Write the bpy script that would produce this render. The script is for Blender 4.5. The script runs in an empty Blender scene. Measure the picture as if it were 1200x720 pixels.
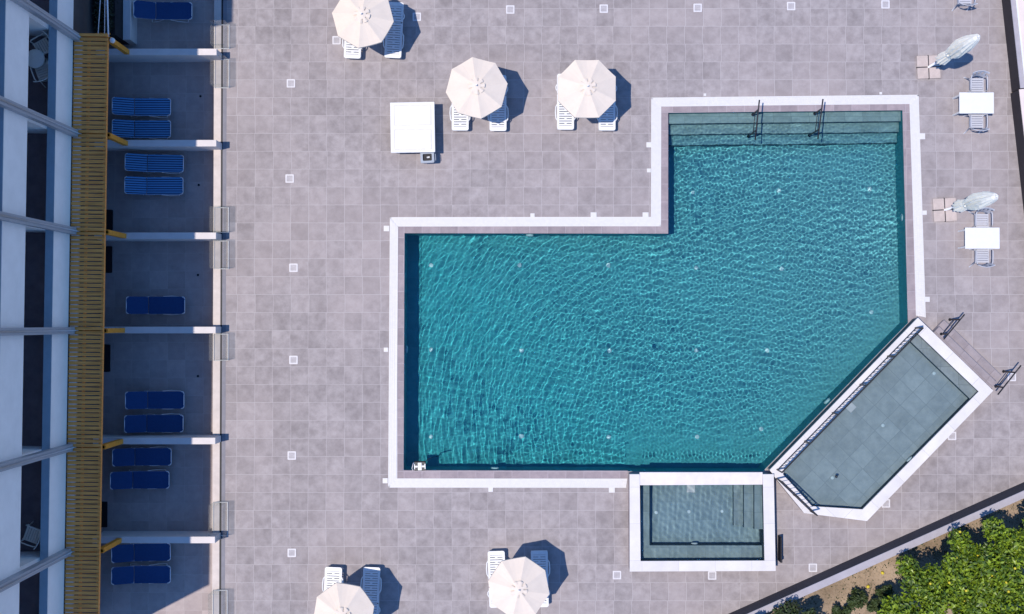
import bpy, math, random
import numpy as np
from mathutils import Vector, Matrix
from mathutils.geometry import tessellate_polygon

S = bpy.context.scene
COL = S.collection
R = math.radians
RND = random.Random(11)

# ------------------------------------------------------------------ survey
# the drone hovers CAM_H metres over the origin; a pixel of the photograph is
# turned into a place on the level z with this little survey function
CAM_H, FPX, NADIR = 38.5, 1350.0, 378.0
TILT = math.atan((NADIR - 360.0) / FPX)


def W(px, py, z=0.0):
    dx, dy = (px - 600.0) / FPX, (360.0 - py) / FPX
    y = dy * math.cos(TILT) + math.sin(TILT)
    zz = dy * math.sin(TILT) - math.cos(TILT)
    s = (CAM_H - z) / -zz
    return (dx * s, y * s)


def W3(px, py, z=0.0):
    x, y = W(px, py, z)
    return Vector((x, y, z))


def WP(pts, z=0.0):
    return [W(a, b, z) for a, b in pts]


# --------------------------------------------------------------- materials
def new_mat(name):
    m = bpy.data.materials.new(name)
    m.use_nodes = True
    t = m.node_tree
    return m, t, t.nodes['Principled BSDF']


def N(t, kind, **kw):
    n = t.nodes.new(kind)
    for k, v in kw.items():
        if k.startswith('i_'):
            n.inputs[int(k[2:])].default_value = v
        else:
            setattr(n, k, v)
    return n


def math_n(t, op, a, b=None, c=None):
    n = t.nodes.new('ShaderNodeMath')
    n.operation = op
    for i, v in enumerate((a, b, c)):
        if v is None:
            continue
        if isinstance(v, (int, float)):
            n.inputs[i].default_value = v
        else:
            t.links.new(v, n.inputs[i])
    return n.outputs[0]


def mix_c(t, fac, a, b, mode='MIX'):
    n = t.nodes.new('ShaderNodeMix')
    n.data_type = 'RGBA'
    n.blend_type = mode
    for i, v in ((0, fac), (6, a), (7, b)):
        if isinstance(v, (int, float)):
            n.inputs[i].default_value = v
        elif isinstance(v, tuple):
            n.inputs[i].default_value = (*v[:3], 1)
        else:
            t.links.new(v, n.inputs[i])
    return n.outputs[2]


def ramp(t, src, lo, hi):
    n = t.nodes.new('ShaderNodeMapRange')
    n.inputs[1].default_value, n.inputs[2].default_value = lo, hi
    t.links.new(src, n.inputs[0])
    return n.outputs[0]


def plain(name, col, rough=.6, vary=.12, scale=6.0, spec=.35, metal=0.0, bump=0.0, col2=None):
    m, t, p = new_mat(name)
    tc = N(t, 'ShaderNodeTexCoord')
    no = N(t, 'ShaderNodeTexNoise')
    no.inputs['Scale'].default_value = scale
    no.inputs['Detail'].default_value = 6
    no.inputs['Roughness'].default_value = .65
    t.links.new(tc.outputs['Object'], no.inputs['Vector'])
    f = ramp(t, no.outputs[0], .3, .7)
    c2 = col2 or tuple(c * (1 - vary) for c in col)
    c1 = tuple(min(1, c * (1 + vary * .5)) for c in col)
    t.links.new(mix_c(t, f, c2, c1), p.inputs['Base Color'])
    p.inputs['Roughness'].default_value = rough
    p.inputs['Specular IOR Level'].default_value = spec
    p.inputs['Metallic'].default_value = metal
    if bump:
        b = N(t, 'ShaderNodeBump')
        b.inputs['Strength'].default_value = bump
        b.inputs['Distance'].default_value = .01
        t.links.new(no.outputs[0], b.inputs['Height'])
        t.links.new(b.outputs[0], p.inputs['Normal'])
    return m


def tile_mat(name, ca, cb, grout, size=.6, rot=0.0, origin=(0, 0), gw=.006, rough=.75, mottle=.16, warm=None, aniso=1.0):
    m, t, p = new_mat(name)
    tc = N(t, 'ShaderNodeTexCoord')
    mp = N(t, 'ShaderNodeMapping', vector_type='TEXTURE')
    mp.inputs['Location'].default_value = (origin[0], origin[1], 0)
    mp.inputs['Rotation'].default_value = (0, 0, rot)
    mp.inputs['Scale'].default_value = (size, size * aniso, 1)
    t.links.new(tc.outputs['Object'], mp.inputs['Vector'])
    sp = N(t, 'ShaderNodeSeparateXYZ')
    t.links.new(mp.outputs[0], sp.inputs[0])
    fy = math_n(t, 'FLOOR', sp.outputs[1])
    rw = N(t, 'ShaderNodeTexWhiteNoise', noise_dimensions='1D')
    t.links.new(fy, rw.inputs['W'])
    sx = math_n(t, 'MULTIPLY_ADD', rw.outputs['Value'], .07, sp.outputs[0])     # courses laid a little out of line
    fx = math_n(t, 'FLOOR', sx)
    cid = N(t, 'ShaderNodeCombineXYZ')
    t.links.new(fx, cid.inputs[0]); t.links.new(fy, cid.inputs[1])
    wn = N(t, 'ShaderNodeTexWhiteNoise', noise_dimensions='3D')
    t.links.new(cid.outputs[0], wn.inputs['Vector'])
    # clouded face, different on each tile
    sc = N(t, 'ShaderNodeVectorMath', operation='MULTIPLY_ADD')
    t.links.new(wn.outputs['Color'], sc.inputs[0])
    sc.inputs[1].default_value = (37, 53, 71)
    t.links.new(mp.outputs[0], sc.inputs[2])
    n1 = N(t, 'ShaderNodeTexNoise')
    n1.inputs['Scale'].default_value = 1.9
    n1.inputs['Detail'].default_value = 7
    n1.inputs['Roughness'].default_value = .62
    t.links.new(sc.outputs[0], n1.inputs['Vector'])
    n2 = N(t, 'ShaderNodeTexNoise')
    n2.inputs['Scale'].default_value = .22
    n2.inputs['Detail'].default_value = 4
    t.links.new(tc.outputs['Object'], n2.inputs['Vector'])
    n3 = N(t, 'ShaderNodeTexNoise')
    n3.inputs['Scale'].default_value = 40
    n3.inputs['Detail'].default_value = 2
    t.links.new(tc.outputs['Object'], n3.inputs['Vector'])
    col = mix_c(t, ramp(t, n1.outputs[0], .34, .66), ca, cb)
    if warm:
        col = mix_c(t, math_n(t, 'MULTIPLY', ramp(t, n2.outputs[0], .42, .62), .5), col, warm)
    # tone from tile to tile
    val = math_n(t, 'MULTIPLY_ADD', wn.outputs['Value'], mottle, 1 - mottle / 2)
    val = math_n(t, 'MULTIPLY', val, math_n(t, 'MULTIPLY_ADD', n2.outputs[0], .12, .94))
    val = math_n(t, 'MULTIPLY', val, math_n(t, 'MULTIPLY_ADD', n3.outputs[0], .16, .92))
    n4 = N(t, 'ShaderNodeTexNoise')
    n4.inputs['Scale'].default_value = 1.1
    n4.inputs['Detail'].default_value = 9
    n4.inputs['Roughness'].default_value = .72
    t.links.new(tc.outputs['Object'], n4.inputs['Vector'])
    val = math_n(t, 'MULTIPLY', val, math_n(t, 'MULTIPLY_ADD', ramp(t, n4.outputs[0], .60, .70), -.11, 1.0))
    hs = N(t, 'ShaderNodeHueSaturation')
    t.links.new(col, hs.inputs['Color']); t.links.new(val, hs.inputs['Value'])
    # joints
    ex = math_n(t, 'ABSOLUTE', math_n(t, 'SUBTRACT', math_n(t, 'FRACT', sx), .5))
    ey = math_n(t, 'ABSOLUTE', math_n(t, 'SUBTRACT', math_n(t, 'FRACT', sp.outputs[1]), .5))
    e = math_n(t, 'MAXIMUM', ex, ey)
    g = math_n(t, 'GREATER_THAN', e, .5 - gw / size)
    gn = math_n(t, 'MULTIPLY', g, math_n(t, 'MULTIPLY_ADD', ramp(t, n2.outputs[0], .35, .65), .45, .45))
    t.links.new(mix_c(t, gn, hs.outputs[0], grout), p.inputs['Base Color'])
    p.inputs['Roughness'].default_value = rough
    p.inputs['Specular IOR Level'].default_value = .25
    b = N(t, 'ShaderNodeBump')
    b.inputs['Strength'].default_value = .25
    b.inputs['Distance'].default_value = .004
    t.links.new(n1.outputs[0], b.inputs['Height'])
    t.links.new(b.outputs[0], p.inputs['Normal'])
    return m


TX, TY = W(341, 450.7)
M = {}
M['deck'] = tile_mat('deck porcelain', (.232, .205, .208), (.335, .302, .306), (.42, .39, .395), origin=(TX, TY), gw=.007, warm=(.32, .275, .272), mottle=.17)
M['border'] = tile_mat('border porcelain', (.245, .205, .222), (.32, .268, .28), (.40, .36, .38), origin=(TX + .2, TY + .1), gw=.007, mottle=.22)
M['terrace'] = tile_mat('terrace porcelain', (.32, .265, .255), (.38, .32, .305), (.42, .38, .36), origin=(TX, TY + .2), gw=.005)
M['pool'] = tile_mat('pool floor tile', (.045, .29, .325), (.07, .35, .385), (.10, .34, .37), origin=(TX, TY), gw=.006, mottle=.1, rough=.9)
def depth_tint(m, c, p0, p1):
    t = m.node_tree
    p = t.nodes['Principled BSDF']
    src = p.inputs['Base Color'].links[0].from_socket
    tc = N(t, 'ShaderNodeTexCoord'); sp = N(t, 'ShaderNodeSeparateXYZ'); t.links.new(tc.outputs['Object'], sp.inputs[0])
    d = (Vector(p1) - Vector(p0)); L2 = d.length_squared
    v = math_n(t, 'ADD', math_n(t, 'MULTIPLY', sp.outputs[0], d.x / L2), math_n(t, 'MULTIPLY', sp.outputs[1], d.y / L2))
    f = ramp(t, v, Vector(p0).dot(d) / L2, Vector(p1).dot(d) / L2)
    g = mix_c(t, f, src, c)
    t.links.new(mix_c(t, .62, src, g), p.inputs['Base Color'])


depth_tint(M['pool'], (.20, .33, .37), W(640, 470), W(960, 190))  # water absorption over the depth, put into the floor colour
M['poolwall'] = tile_mat('pool wall tile', (.04, .27, .33), (.06, .32, .38), (.08, .33, .38), origin=(TX, TY), gw=.004, mottle=.1, rough=.9)
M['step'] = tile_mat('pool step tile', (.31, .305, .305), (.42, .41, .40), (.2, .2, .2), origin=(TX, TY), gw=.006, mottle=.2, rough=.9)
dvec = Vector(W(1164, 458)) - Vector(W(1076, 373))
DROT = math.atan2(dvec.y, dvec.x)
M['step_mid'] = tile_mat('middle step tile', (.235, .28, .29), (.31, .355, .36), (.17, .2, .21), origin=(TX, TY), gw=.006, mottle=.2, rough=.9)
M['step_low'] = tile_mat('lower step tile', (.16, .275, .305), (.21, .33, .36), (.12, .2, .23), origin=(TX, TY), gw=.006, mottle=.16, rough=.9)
M['wade'] = tile_mat('wading pool tile', (.29, .318, .335), (.375, .40, .415), (.24, .265, .28), origin=W(1067, 400), rot=DROT, gw=.008, mottle=.14, rough=.9)
M['spa'] = tile_mat('spa tile', (.225, .29, .318), (.295, .365, .388), (.19, .24, .27), origin=W(750, 568), gw=.007, mottle=.12, rough=.9)
M['slate'] = tile_mat('dark waterline tile', (.022, .045, .065), (.035, .065, .085), (.06, .09, .11), gw=.004, mottle=.2)
M['stepout'] = tile_mat('step paver', (.25, .215, .225), (.31, .27, .28), (.2, .17, .175), origin=W(1076, 373), rot=DROT, gw=.008)
M['coping'] = tile_mat('white pool coping', (.57, .54, .535), (.65, .62, .61), (.36, .34, .33), size=1.2, origin=W(750, 568), gw=.005, mottle=.06, rough=.55)
M['coping_d'] = tile_mat('white angled coping', (.57, .54, .535), (.65, .62, .61), (.36, .34, .33), size=1.2, rot=DROT, origin=W(1067, 400), gw=.005, mottle=.06, rough=.55)
M['weir'] = plain('pale weir stone', (.66, .60, .61), .5, .12, 2.5, bump=.1)
M['grate'] = plain('white grating', (.60, .585, .58), .5, .06, 9)
M['gutterbase'] = plain('grating pan', (.62, .61, .63), .7)  # pale pan under the grating bars
M['white'] = plain('white plastic', (.68, .675, .67), .38, .05, 4, spec=.5)
M['canvas'] = plain('cream canvas', (.70, .605, .52), .9, .05, 3, spec=.1, bump=.15)
M['canvas2'] = plain('white canvas', (.80, .79, .77), .9, .08, 4, spec=.1, bump=.15)
def cloth_mat(name, col, tr):
    m = plain(name, col, .9, .06, 4, spec=.1, bump=.15)
    t = m.node_tree
    p = t.nodes['Principled BSDF']
    tl = N(t, 'ShaderNodeBsdfTranslucent'); tl.inputs[0].default_value = (*col, 1)
    mx = N(t, 'ShaderNodeMixShader'); mx.inputs[0].default_value = tr
    t.links.new(p.outputs[0], mx.inputs[1]); t.links.new(tl.outputs[0], mx.inputs[2])
    t.links.new(mx.outputs[0], t.nodes['Material Output'].inputs[0])
    return m


M['canvas2'] = cloth_mat('white canvas', (.95, .91, .82), .06)
M['render'] = plain('white facade render', (.84, .835, .84), .85, .07, 1.6, bump=.1)
M['coping2'] = plain('grey blue coping paint', (.30, .40, .47), .6, .1, 3)
M['column'] = plain('grey column paint', (.36, .38, .42), .55, .08, 2)
M['pipe'] = plain('light metal pipe', (.42, .43, .46), .4, .08, 5, metal=.2)
M['groundwall'] = plain('dark ground floor cladding', (.07, .065, .07), .7, .2, 2)
M['balc'] = plain('dark balcony tile', (.16, .13, .15), .7, .2, 3)
M['divider'] = plain('wall plaster', (.62, .57, .555), .85, .09, 2.0, bump=.1)
M['ledge'] = plain('cream stone ledge', (.56, .49, .455), .7, .14, 2.5, bump=.1)
M['black'] = plain('black channel', (.012, .012, .016), .6)
M['band'] = plain('grey nosing and shade strip', (.20, .195, .225), .7, .15, 3)
M['darkwall'] = plain('dark grey wall paint', (.058, .054, .064), .8, .15, 2.0, bump=.1)
M['brownwall'] = plain('dark brown wall paint', (.030, .025, .031), .8, .15, 2.0)
M['wallcap'] = plain('grey wall cap', (.36, .335, .365), .75, .12, 3, bump=.1)
M['cream'] = plain('cream paving', (.66, .57, .53), .8, .1, 1.3, bump=.1)
M['metal'] = plain('anthracite metal', (.022, .022, .028), .45, .15, 9, metal=.3)
M['alu'] = plain('white aluminium', (.74, .74, .78), .35, .05, 9)
M['chair'] = plain('grey blue plastic', (.45, .455, .50), .45, .06, 6)
M['chairw'] = plain('off white plastic', (.70, .69, .64), .5, .06, 6)
M['slab'] = plain('beige concrete slab', (.48, .40, .365), .85, .16, 5, bump=.2)
M['bluefab'] = plain('blue mesh fabric', (.009, .05, .16), .8, .15, 20)
M['drain'] = plain('pale drain cover', (.60, .58, .60), .55, .1, 8)
M['drainin'] = plain('drain grille', (.47, .45, .48), .6, .15, 30)
M['inlet'] = plain('white inlet', (.62, .68, .70), .5, .04)
M['robot'] = plain('dark robot shell', (.02, .022, .028), .4)
M['binwall'] = plain('grey bin plastic', (.30, .34, .40), .5)
M['bark'] = plain('bark', (.10, .075, .05), .9, .3, 12, bump=.5)
M['leaf_a'] = plain('citrus leaf', (.205, .285, .014), .42, .5, 3.5, col2=(.035, .07, .008))
M['leaf_b'] = plain('citrus leaf dark', (.07, .12, .010), .45, .5, 2.2, col2=(.022, .05, .008))
M['leaf_c'] = plain('shrub leaf', (.045, .07, .02), .6, .4, 3)
M['hedge'] = plain('hedge leaf', (.022, .03, .017), .7, .4, 3)
M['lemon'] = plain('lemon skin', (.62, .50, .04), .45)
M['mat'] = plain('black rubber mat', (.012, .012, .016), .9)


def wood_mat():
    m, t, p = new_mat('stained timber')
    tc = N(t, 'ShaderNodeTexCoord')
    mp = N(t, 'ShaderNodeMapping')
    mp.inputs['Scale'].default_value = (1.5, 26, 26)
    t.links.new(tc.outputs['Object'], mp.inputs['Vector'])
    n = N(t, 'ShaderNodeTexNoise')
    n.inputs['Scale'].default_value = 1
    n.inputs['Detail'].default_value = 5
    t.links.new(mp.outputs[0], n.inputs['Vector'])
    t.links.new(mix_c(t, ramp(t, n.outputs[0], .3, .7), (.55, .20, .035), (.92, .39, .085)), p.inputs['Base Color'])
    p.inputs['Roughness'].default_value = .6
    return m


M['wood'] = wood_mat()
M['wood2'] = plain('ochre timber', (.66, .28, .03), .6, .2, 8)


def stripe_mat():
    m, t, p = new_mat('striped blue fabric')
    tc = N(t, 'ShaderNodeTexCoord')
    sp = N(t, 'ShaderNodeSeparateXYZ')
    t.links.new(tc.outputs['Object'], sp.inputs[0])
    f = math_n(t, 'FRACT', math_n(t, 'DIVIDE', sp.outputs[1], .078))
    s = math_n(t, 'LESS_THAN', f, .62)
    t.links.new(mix_c(t, s, (.003, .016, .065), (.075, .26, .50)), p.inputs['Base Color'])
    p.inputs['Roughness'].default_value = .8
    return m


M['stripe'] = stripe_mat()


def soil_mat():
    m, t, p = new_mat('dry soil')
    tc = N(t, 'ShaderNodeTexCoord')
    a = N(t, 'ShaderNodeTexNoise'); a.inputs['Scale'].default_value = .9; a.inputs['Detail'].default_value = 8
    b = N(t, 'ShaderNodeTexNoise'); b.inputs['Scale'].default_value = 14; b.inputs['Detail'].default_value = 5
    for n in (a, b):
        t.links.new(tc.outputs['Object'], n.inputs['Vector'])
    c = mix_c(t, ramp(t, a.outputs[0], .35, .65), (.20, .145, .095), (.36, .27, .19))
    c = mix_c(t, math_n(t, 'MULTIPLY', ramp(t, b.outputs[0], .52, .7), .6), c, (.10, .085, .05))
    t.links.new(c, p.inputs['Base Color'])
    p.inputs['Roughness'].default_value = .95
    bm = N(t, 'ShaderNodeBump'); bm.inputs['Strength'].default_value = .8; bm.inputs['Distance'].default_value = .05
    t.links.new(b.outputs[0], bm.inputs['Height']); t.links.new(bm.outputs[0], p.inputs['Normal'])
    return m


M['soil'] = soil_mat()


def water_mat(name, tint):
    m, t, p = new_mat(name)
    t.nodes.remove(p)
    g = N(t, 'ShaderNodeBsdfGlass')
    g.inputs['Color'].default_value = (*tint, 1)
    g.inputs['IOR'].default_value = 1.33
    g.inputs['Roughness'].default_value = 0
    t.links.new(g.outputs[0], t.nodes['Material Output'].inputs[0])
    return m


M['water'] = water_mat('pool water', (.74, .95, .97))
M['water2'] = water_mat('shallow water', (.87, .965, .98))


def glass_mat():
    m, t, p = new_mat('clear screen glass')
    t.nodes.remove(p)
    tr = N(t, 'ShaderNodeBsdfTransparent'); tr.inputs[0].default_value = (.95, .97, .97, 1)
    gl = N(t, 'ShaderNodeBsdfGlossy'); gl.inputs['Roughness'].default_value = .02
    fr = N(t, 'ShaderNodeFresnel'); fr.inputs[0].default_value = 1.45
    mx = N(t, 'ShaderNodeMixShader')
    t.links.new(math_n(t, 'MULTIPLY', fr.outputs[0], .25), mx.inputs[0]); t.links.new(tr.outputs[0], mx.inputs[1]); t.links.new(gl.outputs[0], mx.inputs[2])
    t.links.new(mx.outputs[0], t.nodes['Material Output'].inputs[0])
    return m


M['glass'] = glass_mat()


# ------------------------------------------------------------ mesh helpers
class MB:
    def __init__(self):
        self.v, self.f, self.sm = [], [], []

    def add(self, vs, fs, smooth=False, mat=None):
        b = len(self.v)
        if mat is not None:
            vs = [mat @ Vector(p) for p in vs]
        self.v.extend(tuple(p) for p in vs)
        for f in fs:
            self.f.append(tuple(b + i for i in f)); self.sm.append(smooth)
        return self

    def box(self, c, s, rz=0.0, rx=0.0, ry=0.0, bev=0.0):
        hx, hy, hz = s[0] / 2, s[1] / 2, s[2] / 2
        mt = Matrix.Translation(c) @ Matrix.Rotation(rz, 4, 'Z') @ Matrix.Rotation(rx, 4, 'X') @ Matrix.Rotation(ry, 4, 'Y')
        if bev <= 0 or bev * 2 >= min(s):
            vs = [(x, y, z) for z in (-hz, hz) for x, y in ((-hx, -hy), (hx, -hy), (hx, hy), (-hx, hy))]
            fs = [(3, 2, 1, 0), (4, 5, 6, 7), (0, 1, 5, 4), (1, 2, 6, 5), (2, 3, 7, 6), (3, 0, 4, 7)]
            return self.add(vs, fs, False, mt)
        b = bev
        vs = []
        for z, k in ((-hz, b), (-hz + b, 0), (hz - b, 0), (hz, b)):
            for x, y in ((-hx, -hy), (hx, -hy), (hx, hy), (-hx, hy)):
                sx, sy = math.copysign(1, x), math.copysign(1, y)
                vs.append((x - sx * k, y - sy * b * (1 if k == 0 else 1.6), z))
                vs.append((x - sx * b * (1 if k == 0 else 1.6), y - sy * k, z))
        # order each ring counter-clockwise
        order = [0, 1, 3, 2, 4, 5, 7, 6]
        vs = [vs[r * 8 + o] for r in range(4) for o in order]
        fs = [tuple(range(7, -1, -1)), tuple(24 + i for i in range(8))]
        for r in range(3):
            for i in range(8):
                j = (i + 1) % 8
                fs.append((r * 8 + i, r * 8 + j, r * 8 + 8 + j, r * 8 + 8 + i))
        return self.add(vs, fs, False, mt)

    def prism(self, poly, z0, z1, bottom=True):
        a = sum(poly[i][0] * poly[(i + 1) % len(poly)][1] - poly[(i + 1) % len(poly)][0] * poly[i][1] for i in range(len(poly)))
        if a < 0:
            poly = poly[::-1]
        n = len(poly)
        vs = [(x, y, z0) for x, y in poly] + [(x, y, z1) for x, y in poly]
        fs = [tuple(range(n, 2 * n))] + [(i, (i + 1) % n, n + (i + 1) % n, n + i) for i in range(n)]
        if bottom:
            fs.append(tuple(range(n - 1, -1, -1)))
        return self.add(vs, fs)

    def ring(self, outer, inner, z0, z1):
        n = len(outer)
        vs = [(x, y, z) for z in (z0, z1) for x, y in outer] + [(x, y, z) for z in (z0, z1) for x, y in inner]
        fs = []
        for i in range(n):
            j = (i + 1) % n
            fs += [(n + i, n + j, 3 * n + j, 3 * n + i), (i, j, n + j, n + i), (2 * n + j, 2 * n + i, 3 * n + i, 3 * n + j), (j, i, 2 * n + i, 2 * n + j)]
        return self.add(vs, fs)

    def sheet(self, outer, holes, z):
        polys = [[Vector((x, y, 0)) for x, y in outer]] + [[Vector((x, y, 0)) for x, y in h] for h in holes]
        tris = tessellate_polygon(polys)
        flat = [p for pl in polys for p in pl]
        fs = []
        for a, b, c in tris:
            A, B, C_ = flat[a], flat[b], flat[c]
            if (B - A).cross(C_ - A).z < 0:
                a, c = c, a
            fs.append((a, b, c))
        zf = z if callable(z) else (lambda x, y: z)
        return self.add([(p.x, p.y, zf(p.x, p.y)) for p in flat], fs)

    def walls(self, poly, z0, z1, inward=True):
        n = len(poly)
        f0 = z0 if callable(z0) else (lambda x, y: z0)
        vs = [(x, y, f0(x, y)) for x, y in poly] + [(x, y, z1) for x, y in poly]
        fs = [(i, n + i, n + (i + 1) % n, (i + 1) % n) for i in range(n)]
        return self.add(vs, fs)

    def tube(self, pts, r, n=8, closed=False):
        pts = [Vector(p) for p in pts]
        k = len(pts)
        rr = r if isinstance(r, (list, tuple)) else [r] * k
        vs = []
        for i, p in enumerate(pts):
            if closed:
                d = pts[(i + 1) % k] - pts[i - 1]
            else:
                d = pts[min(i + 1, k - 1)] - pts[max(i - 1, 0)]
            d.normalize()
            u = d.cross(Vector((0, 0, 1)) if abs(d.z) < .9 else Vector((1, 0, 0))).normalized()
            w = d.cross(u)
            for j in range(n):
                a = 2 * math.pi * j / n
                vs.append(p + (u * math.cos(a) + w * math.sin(a)) * rr[i])
        fs = []
        for i in range(k if closed else k - 1):
            for j in range(n):
                a, b = i * n + j, i * n + (j + 1) % n
                c, d = ((i + 1) % k) * n + (j + 1) % n, ((i + 1) % k) * n + j
                fs.append((a, b, c, d))
        self.add(vs, fs, True)
        if not closed:
            b = len(self.v) - k * n
            self.f += [tuple(b + j for j in range(n)), tuple(b + (k - 1) * n + j for j in range(n - 1, -1, -1))]
            self.sm += [False, False]
        return self

    def lathe(self, prof, n=24, c=(0, 0, 0), smooth=True, mod=None):
        vs, fs = [], []
        for r, z in prof:
            for j in range(n):
                a = 2 * math.pi * j / n
                q = r * (mod(a, z) if mod else 1)
                vs.append((c[0] + q * math.cos(a), c[1] + q * math.sin(a), c[2] + z))
        for i in range(len(prof) - 1):
            for j in range(n):
                k = (j + 1) % n
                fs.append((i * n + j, i * n + k, (i + 1) * n + k, (i + 1) * n + j))
        fs += [tuple(range(n - 1, -1, -1)), tuple((len(prof) - 1) * n + j for j in range(n))]
        return self.add(vs, fs, smooth)

    def build(self, name, mat, parent=None, loc=None):
        me = bpy.data.meshes.new(name)
        me.from_pydata(self.v, [], self.f)
        me.polygons.foreach_set('use_smooth', self.sm)
        me.materials.append(mat)
        me.update()
        o = bpy.data.objects.new(name, me)
        COL.objects.link(o)
        if parent is not None:
            o.parent = parent
        if loc is not None:
            o.location = loc
        return o


def rrect(w, h, r, seg=4, cx=0, cy=0):
    out = []
    for sx, sy, a0 in ((1, 1, 0), (-1, 1, 90), (-1, -1, 180), (1, -1, 270)):
        for i in range(seg + 1):
            a = R(a0 + 90 * i / seg)
            out.append((cx + sx * (w / 2 - r) + r * math.cos(a), cy + sy * (h / 2 - r) + r * math.sin(a)))
    return out


def thing(name, label, cat, loc=(0, 0, 0), rz=0.0, group=None):
    o = bpy.data.objects.new(name, None)
    COL.objects.link(o)
    o.location = loc
    o.rotation_euler = (0, 0, rz)
    return tag(o, label, cat, group)


def tag(o, label, cat, group=None):
    o['label'] = label
    o['category'] = cat
    if group:
        o['group'] = group
    return o


def struct(o, kind='structure'):
    o['kind'] = kind
    return o


def kids(o):
    return [c for c in bpy.data.objects if c.parent == o]


def dup(root, loc, rz, label, group=None):
    r = root.copy()
    COL.objects.link(r)
    r.location = loc
    r.rotation_euler = (0, 0, rz)
    r['label'] = label
    if group:
        r['group'] = group
    for c in kids(root):
        d = c.copy(); COL.objects.link(d); d.parent = r
        for g in kids(c):
            e = g.copy(); COL.objects.link(e); e.parent = d
    return r


def place_all(maker, spots, group):
    """spots: (location, rotation, label); the first one is the original"""
    proto = None
    for loc, rz, lab in spots:
        if proto is None:
            proto = maker(lab, group)
            proto.location = loc
            proto.rotation_euler = (0, 0, rz)
        else:
            dup(proto, loc, rz, lab, group)


def receiver(o):
    o.cycles.is_caustics_receiver = True
    return o


# ---------------------------------------------------------------- the pools
POOL_PX = [(783, 132.5), (1057.5, 129.5), (1064, 378.7), (896.5, 550), (894, 552.6), (735.8, 552.6), (735.8, 551.8), (473, 551.3), (474, 273.5), (783, 274)]
POOL = WP(POOL_PX)
ZD, ZS = .45, .60          # coping height of the wading pool and of the spa
WADE_OUT = WP([(1075.8, 372.5), (1164, 458), (1016, 610.8), (942.5, 601.5), (908.5, 560), (902, 551)], ZD)
WADE_IN = WP([(1074, 389.5), (1147, 459), (1011, 597.2), (951.5, 593.5), (917.5, 556), (919, 551.5)], ZD)
SPA_OUT = WP([(737.8, 556), (906.8, 556), (909, 669.3), (738, 670)], ZS)
SPA_IN = WP([(750.4, 567.9), (894, 567.2), (896, 657.2), (750.7, 657.8)], ZS)

DECK_PX = [(258, -400), (1131, -400), (1174, 0), (1185.5, 109), (1200, 240), (1235, 549.5), (258, 985)]
DECK = WP(DECK_PX)
SPA_HOLE = WP([(745, 563), (900, 563), (902, 662), (745, 662)])

o = MB().sheet(DECK, [POOL, SPA_HOLE], 0.0).build('pool_deck', M['deck']); struct(o)

# garden ground, one sheet to the horizon with an opening where the deck, terraces and building stand
HOLE = WP([(1131, -400), (1174, 0), (1185.5, 109), (1200, 240), (1235, 549.5), (258, 985), (-700, 985), (-700, -400)])
o = MB().sheet([(-300, -300), (300, -300), (300, 300), (-300, 300)], [HOLE], -.03).build('ground', M['soil']); struct(o)

# --- main pool
xl, xr = POOL[7][0], POOL[2][0]


def floor_z(x, y):
    return -1.5 + .38 * (x - xl) / (xr - xl)


pool = thing('swimming_pool', 'large turquoise pool with a notched corner and a white overflow grating', 'swimming pool')
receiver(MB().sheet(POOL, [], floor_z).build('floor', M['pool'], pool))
receiver(MB().walls(POOL, lambda x, y: floor_z(x, y) - .05, -.002).build('wall', M['poolwall'], pool))
# three steps under water at the north end of the arm
sl, sr = POOL[0], POOL[1]
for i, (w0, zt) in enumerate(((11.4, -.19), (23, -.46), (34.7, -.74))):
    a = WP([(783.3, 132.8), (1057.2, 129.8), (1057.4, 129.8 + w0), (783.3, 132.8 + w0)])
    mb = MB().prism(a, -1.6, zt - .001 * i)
    receiver(mb.build('step', M[('step', 'step_mid', 'step_low')[i]], pool))  # lower treads tealer: water absorption put into their tile colour
    nose = MB()
    p0, p1 = W(783.4, 132.8 + w0), W(1057.3, 129.8 + w0)
    ang = math.atan2(p1[1] - p0[1], p1[0] - p0[0])
    nose.box(((p0[0] + p1[0]) / 2, (p0[1] + p1[1]) / 2 - .012, zt - .05), (math.dist(p0, p1) - .01, .02, .094), ang)
    receiver(nose.build('step_nosing', M['slate'], pool))
# tiled rim between water and grating, a little proud of the deck
RIM = WP([(774.5, 125.2), (1066, 122.2), (1073.5, 370.5), (1064.2, 379), (735.2, 560.8), (465.3, 561), (465.8, 265.2), (774.5, 265.5)])
rim_pts = [((774.5, 125.2), (1066, 122.2), (1057.5, 129.5), (783, 132.5)), ((1066, 122.2), (1073.3, 370), (1064, 378.7), (1057.5, 129.5)),
           ((465.6, 561), (735.2, 561), (735.2, 551.8), (473, 551.3)), ((465.8, 265.2), (465.6, 561), (473, 551.3), (474, 273.5)),
           ((774.5, 265.5), (465.8, 265.2), (474, 273.5), (783, 274)), ((774.5, 125.2), (774.5, 265.5), (783, 274), (783, 132.5))]
mb = MB()
for q in rim_pts:
    mb.prism(WP(q), -.05, .006)
mb.build('rim', M['border'], pool)
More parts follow.
